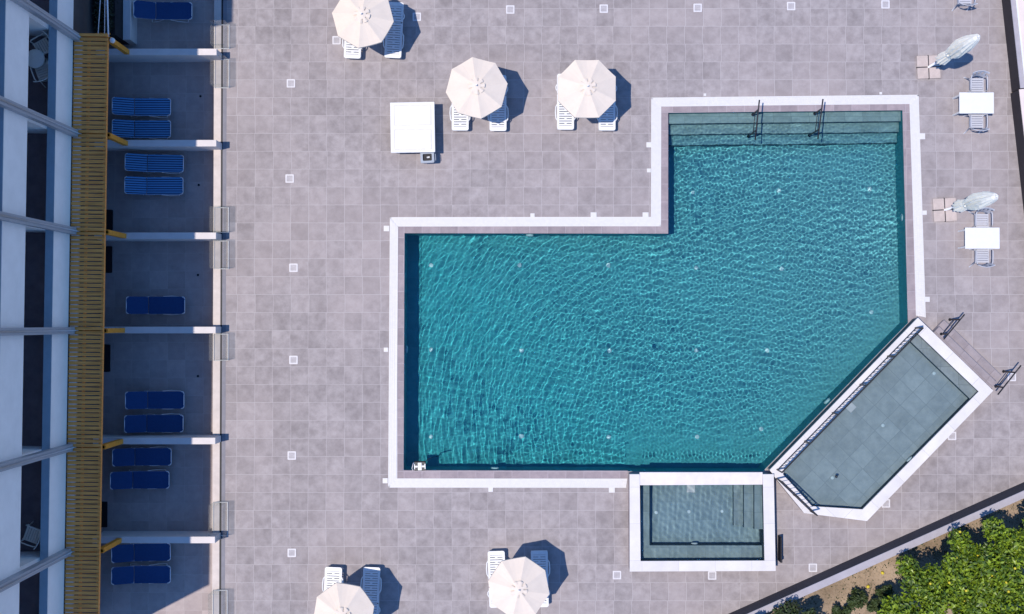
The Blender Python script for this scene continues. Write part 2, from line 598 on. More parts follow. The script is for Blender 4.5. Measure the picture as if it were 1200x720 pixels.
# overflow grating: pan plus cross bars plus side frames, straight runs butted end to end
runs = [((763.3, 114.8), (1076.2, 111.4), (1066, 122.2), (774.5, 125.2)), ((1076.2, 111.4), (1084.6, 372), (1073.3, 370), (1066, 122.2)),
        ((455.0, 571.4), (733.6, 571.6), (735.2, 561), (465.6, 561)), ((457, 255), (455.0, 571.4), (465.6, 561), (465.8, 265.2)),
        ((763, 254.6), (457, 255), (465.8, 265.2), (774.5, 265.5)), ((763.3, 114.8), (763, 254.6), (774.5, 265.5), (774.5, 125.2))]
pan, bars, frame = MB(), MB(), MB()
for q in runs:
    A, B, C_, D_ = [Vector(p) for p in WP(q)]
    pan.prism([A, B, C_, D_], -.05, .005)
    L = max((B - A).length, (C_ - D_).length)
    ang = math.atan2((B - A).y, (B - A).x)
    for e0, e1 in ((A, B), (D_, C_)):
        mid = (e0 + e1) / 2
        inn = ((A + B + C_ + D_) / 4 - mid).normalized() * .02
        frame.box((mid.x + inn.x, mid.y + inn.y, .012), ((e1 - e0).length, .04, .022), ang)
    for f in (.36, .64):
        e0, e1 = A.lerp(D_, f), B.lerp(C_, f)
        mid = (e0 + e1) / 2
        frame.box((mid.x, mid.y, .0115), ((e1 - e0).length, .012, .021), ang)
    k = int(L / .075)
    for i in range(1, k):
        f = i / k
        a, b = A.lerp(B, f), D_.lerp(C_, f)
        mid = (a + b) / 2
        bars.box((mid.x, mid.y, .011), ((b - a).length - .06, .05, .012), math.atan2((b - a).y, (b - a).x))
pan.build('gutter_pan', M['gutterbase'], pool)
bars.build('grating', M['grate'], pool)
frame.build('grating_frame', M['grate'], pool)
# inspection lids that touch the grating
for px, py, w in ((453, 268, 6.5), (452.3, 410, 5), (624, 252.8, 5), (695.6, 252.6, 7), (756.5, 252.6, 7), (451.5, 563.5, 6), (575, 573.8, 5.5), (717, 574, 7),
                  (1080.5, 160, 7), (1083.4, 249.5, 5), (1086.4, 351, 6), (760.5, 170, 6), (760.4, 200, 4.5), (826, 111.3, 3), (1032, 109.6, 3)):
    x, y = W(px, py)
    MB().box((x, y, .008), (w / 35, w / 35, .022), bev=.004).build('inspection_lid', M['grate'], pool)
# floor inlets and wall lights
for px, py in ((505, 311), (609, 311), (713, 311), (816, 314), (505, 410), (611.5, 411), (714, 411), (816, 410.5), (899, 411), (505, 512), (611, 511.5), (713.5, 512.5), (817, 512),
               (892, 503), (812, 226), (912.5, 224), (1019, 222), (916, 315), (1021, 366)):
    x, y = W(px, py)
    k = 1 - .02
    z = floor_z(x, y)
    x, y = W(px, py, z * .75)
    receiver(MB().lathe([(.075, -.02), (.075, .012), (.045, .02)], 16).build('floor_inlet', M['inlet'], pool, (x, y, z + .003)))
for px, py, ax in ((1062.5, 254, 'x'), (621, 273.8, 'y'), (474, 410, 'x'), (580, 551.3, 'y'), (973, 471.5, 'd')):
    x, y = W(px, py)
    ang = {'x': R(90), 'y': 0, 'd': R(45)}[ax]
    m = MB().lathe([(.13, -.03), (.13, .03), (.09, .045)], 20)
    ob = receiver(m.build('pool_light', M['inlet'], pool, (x, y, -.42)))
    ob.rotation_euler = (R(90), 0, ang)
    sgn = {(1062.5, 254): (-1, 0), (621, 273.8): (0, -1), (474, 410): (1, 0), (580, 551.3): (0, 1), (973, 471.5): (-.7, .7)}[(px, py)]
    ob.location.x += sgn[0] * .03; ob.location.y += sgn[1] * .03


def inside(px, py, poly):
    c = np.zeros(px.shape, bool)
    n = len(poly)
    for i in range(n):
        x1, y1 = poly[i]; x2, y2 = poly[(i + 1) % n]
        with np.errstate(divide='ignore', invalid='ignore'):
            c ^= ((y1 > py) != (y2 > py)) & (px < (x2 - x1) * (py - y1) / (y2 - y1) + x1)
    return c


def grow(poly, d):
    a = sum(poly[i][0] * poly[(i + 1) % len(poly)][1] - poly[(i + 1) % len(poly)][0] * poly[i][1] for i in range(len(poly)))
    sg = 1 if a > 0 else -1
    out = []
    n = len(poly)
    for i in range(n):
        p0, p1, p2 = Vector(poly[i - 1]), Vector(poly[i]), Vector(poly[(i + 1) % n])
        d1, d2 = (p1 - p0).normalized(), (p2 - p1).normalized()
        n1, n2 = Vector((d1.y, -d1.x)) * sg, Vector((d2.y, -d2.x)) * sg
        b = (n1 + n2)
        b = b / max(.3, b.length_squared / 2)
        out.append((p1.x + b.x * d, p1.y + b.y * d))
    return out


def water_sheet(name, poly, z, step, hfun, mat, over=.1):
    g = grow(poly, over)
    xs = np.array([p[0] for p in g]); ys = np.array([p[1] for p in g])
    gx = np.arange(xs.min(), xs.max() + step, step); gy = np.arange(ys.min(), ys.max() + step, step)
    X, Y = np.meshgrid(gx, gy)
    Z = z + hfun(X, Y)
    nx = len(gx)
    cx, cy = X[:-1, :-1] + step / 2, Y[:-1, :-1] + step / 2
    keep = inside(cx, cy, g)
    jj, ii = np.nonzero(keep)
    a = jj * nx + ii
    quads = np.stack([a, a + 1, a + nx + 1, a + nx], 1)
    used, inv = np.unique(quads.ravel(), return_inverse=True)
    co = np.stack([X.ravel()[used], Y.ravel()[used], Z.ravel()[used]], 1).astype(np.float32)
    me = bpy.data.meshes.new(name)
    me.vertices.add(len(co)); me.vertices.foreach_set('co', co.ravel())
    nq = len(quads)
    me.loops.add(nq * 4); me.loops.foreach_set('vertex_index', inv.astype(np.int32).ravel())
    me.polygons.add(nq)
    me.polygons.foreach_set('loop_start', np.arange(0, nq * 4, 4, dtype=np.int32))
    me.polygons.foreach_set('use_smooth', np.ones(nq, bool))
    me.update(calc_edges=True)
    me.validate()
    me.materials.append(mat)
    o = bpy.data.objects.new(name, me)
    COL.objects.link(o)
    o.cycles.is_caustics_caster = True
    return struct(o)


rng = np.random.default_rng(5)


def main_waves(X, Y):
    """rings spreading from the spa overflow, plus short cross chop"""
    Z = np.zeros_like(X)
    s0, s1 = np.array(W(742, 556)), np.array(W(955, 520))
    for i in range(44):
        f = rng.uniform(0, 1)
        sx, sy = s0 + (s1 - s0) * f + rng.normal(0, .6, 2)
        lam = rng.uniform(.095, .18) if i % 5 else rng.uniform(.22, .4)
        r = np.hypot(X - sx, Y - sy)
        wob = .16 * np.sin(X * rng.uniform(.5, 2.0) + Y * rng.uniform(.5, 2.0) + rng.uniform(0, 6))
        Z += WAMP * lam ** 2 * np.sin(2 * np.pi * (r + wob) / lam + rng.uniform(0, 6.3)) / (1 + .035 * r)
    xn = np.clip((X - W(560, 400)[0]) / 7.0, 0, 1)
    Z *= 1 - .45 * xn
    mask = .30 + .70 * xn
    for i in range(40):
        lam = rng.uniform(.085, .17) if i % 6 else rng.uniform(.2, .36)
        a = rng.normal(R(97), .5) if i % 5 < 3 else rng.uniform(0, 2 * np.pi)
        bend = .10 * np.sin(X * rng.uniform(.6, 2.2) + Y * rng.uniform(.6, 2.2) + rng.uniform(0, 6))
        Z += CAMP * lam ** 2 * mask * np.sin(2 * np.pi * (X * np.cos(a) + Y * np.sin(a) + bend) / lam + rng.uniform(0, 6.3))
    patch = .8 + .2 * np.sin(X * .55 + 1.3 * np.sin(Y * .4)) * np.sin(Y * .6 + 1 + np.sin(X * .35))
    Z *= patch
    # calmer water close to the overflow edge and the wading pool wall
    d1 = np.clip(Y - W(820, 552)[1], 0, None)
    on = (X > W(725, 500)[0])
    p, q = np.array(WADE_OUT[5]), np.array(WADE_OUT[0])
    dv = (q - p) / np.linalg.norm(q - p)
    d2 = np.abs((X - p[0]) * dv[1] - (Y - p[1]) * dv[0])
    d = np.where(on, np.minimum(d1, d2), 9)
    Z *= .3 + .7 * np.clip((d - .5) / 1.6, 0, 1)
    # lively strip right under the overflow
    m2 = np.exp(-((d1 - .33) / .16) ** 2) * np.where((X > W(745, 552)[0]) & (X < W(905, 552)[0]), 1, 0)
    for i in range(14):
        lam = rng.uniform(.09, .17)
        a = rng.uniform(0, 2 * np.pi)
        Z += .0022 * lam * m2 * np.sin(2 * np.pi * (X * np.cos(a) + Y * np.sin(a)) / lam + rng.uniform(0, 6.3))
    return Z


WAMP, CAMP = .0088, .0128


def soft_waves(amp, lo, hi, ax=None):
    def f(X, Y):
        Z = np.zeros_like(X)
        for i in range(10):
            lam = rng.uniform(lo, hi)
            a = rng.uniform(0, 2 * np.pi) if ax is None else rng.normal(ax, .35)
            Z += amp * lam * np.sin(2 * np.pi * (X * np.cos(a) + Y * np.sin(a)) / lam + rng.uniform(0, 6.3))
        return Z
    return f


water_sheet('water', POOL, -.06, .018, main_waves, M['water'])

# --- spa
spa = thing('hot_tub', 'raised square spa with white coping and bench beside the turquoise pool', 'spa')
zw = ZS - .05
xa, ya = SPA_OUT[0]; xb = SPA_OUT[1][0]
o_, i_ = SPA_OUT, SPA_IN
# coping in three butted pieces, weir along the north
west = [o_[0], (i_[0][0], o_[0][1]), i_[0], i_[3], o_[3]]
MB().prism([o_[0], (i_[0][0] - .02, o_[0][1]), (i_[3][0], i_[3][1]), o_[3]], ZS - .06, ZS).build('coping', M['coping'], spa)
MB().prism([i_[3], i_[2], o_[2], o_[3]], ZS - .06, ZS).build('coping', M['coping'], spa)
MB().prism([(i_[1][0], o_[1][1]), o_[1], o_[2], i_[2]], ZS - .06, ZS).build('coping', M['coping'], spa)
MB().prism([(i_[0][0] - .018, o_[0][1] + .06), (i_[1][0] - .004, o_[1][1] + .06), (i_[1][0] - .004, i_[1][1] - .03), (i_[0][0] - .018, i_[0][1] - .03)], ZS - .10, ZS - .035).build('weir', M['weir'], spa)
so = grow(SPA_OUT, -.02)
mb = MB().ring(so, grow(SPA_IN, .02), -1.62, ZS - .101)
mb.build('outer_wall', M['border'], spa)
receiver(MB().walls(SPA_IN, -.36, ZS - .061).build('inner_wall', M['slate'], spa))
receiver(MB().sheet(SPA_IN, [], -.35).build('floor', M['spa'], spa))
bz = .12
receiver(MB().prism(WP([(751.3, 568.2), (761.5, 568.2), (761.5, 640), (895, 640), (895.5, 657), (751.3, 657)], ZS * .6), -.4, bz).build('bench', M['step_mid'], spa))
MBn = MB()
for (a, b) in (((762, 568.4), (762, 639.6)), ((762, 640), (894, 640))):
    A, B = Vector(W(*a, ZS * .6)), Vector(W(*b, ZS * .6))
    mid = (A + B) / 2
    MBn.box((mid.x, mid.y, bz - .2), ((B - A).length, .02, .404), math.atan2((B - A).y, (B - A).x))
receiver(MBn.build('bench_face', M['slate'], spa))
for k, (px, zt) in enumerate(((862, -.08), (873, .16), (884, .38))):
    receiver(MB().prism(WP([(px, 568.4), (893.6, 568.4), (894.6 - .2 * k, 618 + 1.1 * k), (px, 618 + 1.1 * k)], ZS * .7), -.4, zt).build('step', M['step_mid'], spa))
    x, y0 = W(px, 568.6, ZS * .7); y1 = W(px, 618 + 1.1 * k, ZS * .7)[1]
    receiver(MB().box((x - .012, (y0 + y1) / 2, zt - .05), (.02, abs(y1 - y0), .1)).build('step_nosing', M['slate'], spa))
for px, py in ((770, 602), (808.5, 601), (847.5, 600.5)):
    x, y = W(px, py, .1)
    receiver(MB().lathe([(.06, -.02), (.06, .012), (.04, .02)], 16).build('floor_inlet', M['inlet'], spa, (x, y, -.346)))
x, y = W(810.7, 573.5, .1)
receiver(MB().box((x, y, -.335), (.28, .28, .03), bev=.008).build('floor_drain', M['drain'], spa))
x, y = W(815.5, 639.5, ZS * .6)
ob = receiver(MB().lathe([(.11, -.03), (.11, .03), (.07, .045)], 18).build('wall_light', M['inlet'], spa, (x, y + .0, -.10)))
ob.rotation_euler = (R(-90), 0, 0)
water_sheet('water', SPA_IN, zw, .025, soft_waves(.0017, .13, .32, .15), M['water2'], .015)

# --- wading pool
wade = thing('wading_pool', 'raised six-sided paddling pool with white coping set at an angle', 'paddling pool')
MB().ring(WADE_OUT, WADE_IN, ZD - .06, ZD).build('coping', M['coping_d'], wade)
MB().ring(grow(WADE_OUT, -.015), grow(WADE_IN, .015), -.04, ZD - .061).build('outer_wall', M['border'], wade)
A, B = Vector(WADE_OUT[5]), Vector(WADE_OUT[0])
mid, ang = (A + B) / 2, math.atan2((B - A).y, (B - A).x)
nrm = Vector((-(B - A).y, (B - A).x)).normalized()
MB().box((mid.x - nrm.x * .03, mid.y - nrm.y * .03, -.3), ((B - A).length - .1, .04, 1.35), ang).build('pool_side_wall', M['slate'], wade)
receiver(MB().walls(WADE_IN, .03, ZD - .061).build('inner_wall', M['slate'], wade))
receiver(MB().sheet(WADE_IN, [], .05).build('floor', M['wade'], wade))
e1, e2 = WP([(1067, 400.8), (1136.5, 467.8)], ZD - .2)
receiver(MB().prism([WADE_IN[0], WADE_IN[1], e2, e1], .03, .27).build('entry_step', M['step'], wade))
d = (Vector(e2) - Vector(e1)); mid = (Vector(e1) + Vector(e2)) / 2; nn = Vector((d.y, -d.x)).normalized()
receiver(MB().box((mid.x + nn.x * .012, mid.y + nn.y * .012, .2), (d.length - .02, .02, .14), math.atan2(d.y, d.x)).build('step_nosing', M['slate'], wade))
for px, py in ((1095.3, 437.8), (1035.3, 499), (976, 560.4)):
    x, y = W(px, py, .2)
    receiver(MB().lathe([(.06, -.02), (.06, .012), (.04, .02)], 16).build('floor_inlet', M['inlet'], wade, (x, y, .054)))
x, y = W(997, 477.3, .15)
receiver(MB().box((x, y, .062), (.27, .27, .022), DROT, bev=.006).build('floor_drain', M['drain'], wade))
x, y = W(1065, 538, .2)
ob = receiver(MB().lathe([(.12, -.03), (.12, .03), (.07, .045)], 18).build('wall_light', M['inlet'], wade, (x, y, .2)))
ob.rotation_euler = (R(90), 0, R(-45) + math.pi / 2)
x, y = W(980, 558.6, .4)
MB().lathe([(.03, 0), (.05, .03), (.03, .06)], 12).build('dark_cap', M['robot'], wade, (x, y, ZD - .07))  # small dark cap at the waterline
water_sheet('water', WADE_IN, ZD - .05, .06, soft_waves(.00035, .35, .9), M['water2'], .01)

# two outer steps up to the wading pool
dv = Vector(WADE_OUT[1]) - Vector(WADE_OUT[0]); dl = dv.length; du = dv / dl
dn = Vector((-du.y, du.x))
if dn.y < 0:
    dn = -dn
steps = thing('entry_steps', 'two tiled steps leading up to the angled paddling pool', 'steps')
for k, (w0, zt) in enumerate(((.62, .15), (.31, .30))):
    a = Vector(WADE_OUT[0]) + du * .75; b = Vector(WADE_OUT[0]) + du * (dl - .05)
    off = .01
    MB().prism([a + dn * (off if k else .3105), b + dn * (off if k else .3105), b + dn * w0, a + dn * w0], .002, zt).build('tread', M['stepout'], steps)
    a2, b2 = a + dn * w0, b + dn * w0
    m2 = (a2 + b2) / 2
    MB().box((m2.x + dn.x * .008, m2.y + dn.y * .008, zt - .018), (dl - .82, .014, .034), math.atan2(du.y, du.x)).build('nosing', M['wood'] if 0 else M['band'], steps)


# ------------------------------------------------------------- metal rails
def handrail(label, base_a, base_b, ext, h, za, zb, group):
    """inverted frame: two posts with a long round bar on top"""
    A, B = Vector(base_a), Vector(base_b)
    d = (B - A).normalized()
    o = thing('handrail', label, 'handrail', (A.x, A.y, 0), 0, group)
    L = B - A
    top = h
    MB().tube([(-d.x * ext, -d.y * ext, top + .0), (0, 0, top), (L.x, L.y, top), (L.x + d.x * ext, L.y + d.y * ext, top)], .024, 10).build('top_rail', M['metal'], o)
    MB().tube([(d.x * .02, d.y * .02, .42), (L.x - d.x * .02, L.y - d.y * .02, .42)], .014, 8).build('mid_rail', M['metal'], o)
    for q, z in ((Vector((0, 0)), za), (L, zb)):
        p = MB().box((q.x, q.y, (z + top - .02) / 2), (.04, .04, top - .02 - z), math.atan2(d.y, d.x)).build('post', M['metal'], o)
        MB().lathe([(.05, 0), (.05, .012)], 14, (q.x, q.y, z)).build('base_plate', M['metal'], p)
    return o


G = 'dark metal handrails at the pool steps'
handrail('left one of the two dark handrails standing in the underwater steps', W(882, 134.5), W(879.5, 158), .32, .9, .01, -.46, G)
handrail('right one of the two dark handrails standing in the underwater steps', W(954.5, 133.5), W(951.5, 157), .32, .9, .01, -.46, G)
handrail('dark handrail at the upper end of the paddling pool steps', W(1113, 374.8), W(1099, 391.5), .22, .9, .0, .30, G)
handrail('dark handrail at the lower end of the paddling pool steps near its corner', W(1176, 435.5), W(1162.5, 452.5), .3, .9, .0, .30, G)


def railing(label, a, b, z0, h, group):
    A, B = Vector(a), Vector(b)
    L = (B - A).length
    o = thing('railing', label, 'railing', (A.x, A.y, z0), math.atan2((B - A).y, (B - A).x), group)
    MB().box((L / 2, 0, h), (L, .045, .03)).build('top_rail', M['metal'], o)
    MB().box((L / 2, 0, .10), (L, .03, .025)).build('bottom_rail', M['metal'], o)
    n = max(2, round(L / 1.4))
    post = None
    for i in range(n + 1):
        x = .02 + (L - .04) * i / n
        if post is None:
            post = MB().box((0, 0, h / 2 - .009), (.04, .04, h - .016)).build('post', M['metal'], o, (x, 0, 0))
        else:
            p = post.copy(); COL.objects.link(p); p.parent = o; p.location = (x, 0, 0)
    k = int(L / .16)
    bal = None
    for i in range(1, k):
        x = L * i / k
        if bal is None:
            bal = MB().box((0, 0, h / 2 + .05), (.014, .014, h - .13)).build('baluster', M['metal'], o, (x, 0, 0))
        else:
            p = bal.copy(); COL.objects.link(p); p.parent = o; p.location = (x, 0, 0)
    return o


G = 'dark railings on the paddling pool'
railing('long dark railing on the coping between the big pool and the paddling pool', W(910, 551, ZD), W(1073, 384, ZD), ZD, .72, G)
railing('short dark railing on the paddling pool end facing the spa', W(909.5, 560.5, ZD), W(950, 599.5, ZD), ZD, .85, G)

# spa service panel
x, y = W(910.5, 642)
sp_ = thing('service_panel', 'narrow dark service panel standing against the spa wall', 'panel', (x + .05, y, 0))
MB().box((0, 0, .2), (.05, .85, .4), bev=.01).build('cover', M['metal'], sp_)
MB().box((.032, .2, .25), (.012, .14, .02)).build('handle', M['pipe'], sp_)
MB().box((.0, -.36, .42), (.06, .1, .03)).build('hinge', M['metal'], sp_)

# pool robot floating against the wall
x, y = W(492, 546.8)
rb = thing('pool_robot', 'dark pool cleaning robot with a white H-shaped top at the corner of the pool', 'pool robot', (x, y, -.10), R(2))
rb.scale = (.85, .85, .85)
MB().prism(rrect(.46, .34, .06), -.02, .13).build('body', M['robot'], rb)
t_ = MB().box((0, 0, .145), (.15, .30, .03), bev=.01).box((-.15, .0, .142), (.14, .07, .024), bev=.008).box((.15, .0, .142), (.14, .07, .024), bev=.008)
t_.box((-.205, 0, .142), (.035, .2, .022)).box((.205, 0, .142), (.035, .2, .022)).build('top_shell', M['white'], rb)
for s in (-1, 1):
    MB().box((0, s * .18, .03), (.44, .04, .15), bev=.015).build('track', M['robot'], rb)
MB().tube([(-.2, .14, .14), (-.24, .16, .24), (-.3, -.06, .26), (-.27, -.14, .14)], .012, 8).build('handle', M['white'], rb)
MB().tube([(.2, .14, .13), (.26, .2, .12), (.3, .26, .1), (.5, .33, .02), (.78, .37, -.03)], .012, 6).build('float_cable', M['robot'], rb)


# ----------------------------------------------------------- drains on deck
def make_drain(label, group):
    o = thing('drain_cover', label, 'drain cover', group=group)
    MB().ring(rrect(.28, .28, .02), rrect(.2, .2, .01), .0, .014).build('frame', M['drain'], o)
    mb = MB()
    for i in range(5):
        mb.box((0, -.08 + .04 * i, .007), (.2, .026, .01))
    mb.build('grille', M['drainin'], o)
    return o


dr = [(598, 11.5, 'pale square drain cover at the top edge above the two paired parasols'),
      (707.5, 10.5, 'pale drain cover at the top edge just right above the middle of the third parasol'),
      (817.5, 9.5, 'third pale drain cover from the left along the top edge'),
      (927, 7.5, 'pale drain cover at the top edge above the pool handrails'),
      (1037.5, 5.5, 'rightmost pale drain cover along the top edge, left of the closed parasol'),
      (341, 98, 'topmost drain cover in the column left of the pool'),
      (339.5, 209.5, 'second drain cover from the top in the column left of the pool'),
      (344, 314, 'drain cover left of the pool level with the upper water edge'),
      (344, 422, 'drain cover left of the pool level with the middle of the water'),
      (342, 534, 'drain cover left of the pool level with the pool robot'),
      (342, 648, 'lowest drain cover in the column left of the pool, near a lounger pair'),
      (394.5, 47.5, 'drain cover half beside the white lounger under the top left parasol'),
      (488.5, 20, 'drain cover lying at the edge of the top left parasol shadow'),
      (723, 674, 'drain cover by the lower left corner of the spa'),
      (834.5, 674.5, 'drain cover below the spa coping'),
      (952.5, 665.5, 'drain cover between the spa and the dark boundary wall'),
      (1115.5, 511, 'drain cover beside the long outer side of the paddling pool'),
      (1038, 590, 'drain cover near the lowest corner of the paddling pool'),
      (1185.5, 442, 'bright drain cover under the lower handrail of the paddling pool steps')]
place_all(make_drain, [((*W(a, b), .002), 0, l) for a, b, l in dr], 'square drain covers in the deck')

# ----------------------------------------------------------------- parasols
def make_parasol(label, group):
    o = thing('parasol', label, 'parasol', group=group)
    MB().prism(rrect(.5, .5, .08), 0, .09).build('base', M['slab'], o)
    MB().tube([(0, 0, .09), (0, 0, 2.5)], .022, 12).build('pole', M['alu'], o)
    RR, zr, za = .99, 2.02, 2.38
    mb = MB()
    vs, fs = [], []
    rows = [(.105, za - .038), (.33, za - .11), (.6, za - .21), (.82, za - .295), (1.0, zr)]
    per = 4
    n = 8 * per
    for f, z in rows:
        for j in range(n):
            a = 2 * math.pi * j / n
            k, u = divmod(j, per)
            u /= per
            a0, a1 = 2 * math.pi * k / 8, 2 * math.pi * (k + 1) / 8
            x = RR * f * ((1 - u) * math.cos(a0) + u * math.cos(a1))
            y = RR * f * ((1 - u) * math.sin(a0) + u * math.sin(a1))
            sag = .045 * math.sin(math.pi * u) * f
            vs.append((x, y, z - sag))
    for i in range(len(rows) - 1):
        for j in range(n):
            k = (j + 1) % n
            fs.append((i * n + j, i * n + k, (i + 1) * n + k, (i + 1) * n + j))
    b = len(vs)                                   # short valance
    for j in range(n):
        x, y, z = vs[(len(rows) - 1) * n + j]
        vs.append((x * 1.004, y * 1.004, z - .085))
    for j in range(n):
        k = (j + 1) % n
        i0 = (len(rows) - 1) * n
        fs.append((i0 + j, i0 + k, b + k, b + j))
    mb.add(vs, fs)
    can = mb.build('canopy', M['canvas'], o)
    # vent cap: pleated disc with open slits over the canopy hole
    vv, ff = [], []
    for r_, z in ((.02, za + .012), (.15, za - .025), (.27, za - .062)):
        for j in range(32):
            a = 2 * math.pi * j / 32
            w = 1 + .03 * math.cos(8 * a)
            vv.append((r_ * w * math.cos(a), r_ * w * math.sin(a), z + (.018 * math.cos(8 * a + .4) + .01 * math.cos(3 * a) if r_ > .2 else 0)))
    for i in range(2):
        for j in range(32):
            if i == 1 and j % 4 == 1 and j not in (9, 21):
                continue
            k = (j + 1) % 32
            ff.append((i * 32 + j, i * 32 + k, (i + 1) * 32 + k, (i + 1) * 32 + j))
    MB().add(vv, ff, False).build('vent', M['canvas'], can)
    MB().lathe([(.03, 0), (.028, .03), (.012, .05)], 12, (0, 0, za + .005)).build('finial', M['alu'], o)
    for k in range(8):
        a = 2 * math.pi * k / 8
        MB().tube([(.03 * math.cos(a), .03 * math.sin(a), za - .06), (.98 * math.cos(a), .98 * math.sin(a), zr - .015)], .01, 6).build('rib', M['alu'], o)
        MB().tube([(.04 * math.cos(a), .04 * math.sin(a), 1.75), (.5 * math.cos(a), .5 * math.sin(a), za - .20)], .008, 6).build('strut', M['alu'], o)
    return o


pz = 2.1
ps = [(424.8, 19.5, R(-8), 'cream octagonal parasol at the top left over two white loungers'),
      (558.5, 102.5, R(8), 'cream octagonal parasol next to the white panelled table'),
      (688, 103.5, R(22.5), 'cream octagonal parasol nearest the notch of the pool'),
      (402, 720, R(13), 'cream octagonal parasol cut by the bottom edge of the photo'),
      (608, 689.5, R(-12), 'cream octagonal parasol below the pool, with the big blue shadow beside it')]
place_all(make_parasol, [((*W(a, b, pz), 0), r, l) for a, b, r, l in ps], 'open parasols on the deck')


# ------------------------------------------------------------ white loungers
def slat_plate(y0, y1, w=.56, end0=False, end1=False):
    """moulded plate with two rows of slots between side rails and spine"""
    mb = MB()
    z, th = .325, .035
    lo, hi = y0 + (.13 if end0 else .02), y1 - (.13 if end1 else .02)
    for s in (-1, 1):
        mb.box((s * (w / 2 - .035), (lo + hi) / 2, z), (.07, hi - lo, th + .012))
    n = round((hi - lo) / .082)
    p = (hi - lo) / n
    for i in range(n):
        yc = lo + p * (i + .5)
        mb.box((0, yc, z), (w - .14, p - .024, th))
        if i % 2 == 0:
            mb.box((0, yc + p / 2, z - .001), (.07, .024, th - .002))
    for fl, ya, yb in ((end0, y0, lo), (end1, hi, y1)):
        if fl:
            q = rrect(w, yb - ya + .1, .08, 5, 0, (ya + yb) / 2)
            if ya == y0:
                q = [(x, min(y, yb)) for x, y in rrect(w, yb - ya + .12, .07, 5, 0, (ya + yb) / 2 + .06)]
            else:
                q = [(x, max(y, ya)) for x, y in rrect(w, yb - ya + .12, .07, 5, 0, (ya + yb) / 2 - .06)]
            mb.prism(q, z - th / 2, z + th / 2 + .004)
        else:
            mb.box((0, (ya + yb) / 2, z), (w - .14, abs(yb - ya), th))
    return mb


def make_wlounger(label, group):
    o = thing('sun_lounger', label, 'sun lounger', group=group)
    slat_plate(-.93, .25, end0=True).build('seat', M['white'], o)
    slat_plate(.262, .93, end1=True).build('backrest', M['white'], o)
    for s in (-1, 1):
        MB().tube([(s * .27, -.62, .335), (s * .32, -.55, .36), (s * .335, -.35, .37), (s * .325, -.18, .36), (s * .272, -.08, .335)], .02, 8).build('armrest', M['white'], o)
        MB().tube([(s * .27, .36, .335), (s * .315, .42, .35), (s * .32, .5, .35), (s * .272, .58, .335)], .02, 8).build('side_grip', M['white'], o)
        MB().tube([(s * .25, -.9, .16), (s * .25, .88, .16)], .018, 6).build('stretcher', M['white'], o)
        for y in (-.74, .62):
            MB().box((s * .235, y, .155), (.06, .09, .31)).build('leg', M['white'], o)
    return o


wl = [(414.2, 36, R(-2.5), 'white slatted lounger left under the top left parasol, only its foot end showing', 0),
      (461.8, 35.5, R(-2.8), 'white slatted lounger shaded blue on the right of the top left parasol', 0),
      (539.3, 120.5, 0, 'white slatted lounger left under the parasol beside the panelled table', 0),
      (583.6, 121, 0, 'white slatted lounger right under the parasol beside the panelled table', 0),
      (662.7, 119.5, 0, 'white slatted lounger left under the parasol nearest the pool notch', 0),
      (711.3, 120.5, 0, 'white slatted lounger right under the parasol nearest the pool notch', 0),
      (389.7, 698, R(180 - 2), 'sunlit white slatted lounger left under the parasol cut by the bottom edge', 0),
      (434.5, 698, R(180 - 2), 'white slatted lounger lying in shade right of the parasol cut by the bottom edge', 0),
      (582.5, 679, R(180 + 2), 'white slatted lounger left under the parasol below the pool', 0),
      (632.5, 678.5, R(180 + 1), 'white slatted lounger in blue shade right of the parasol below the pool', 0)]
place_all(make_wlounger, [((*W(a, b, .33), 0), r, l) for a, b, r, l, _ in wl], 'white loungers under the open parasols')


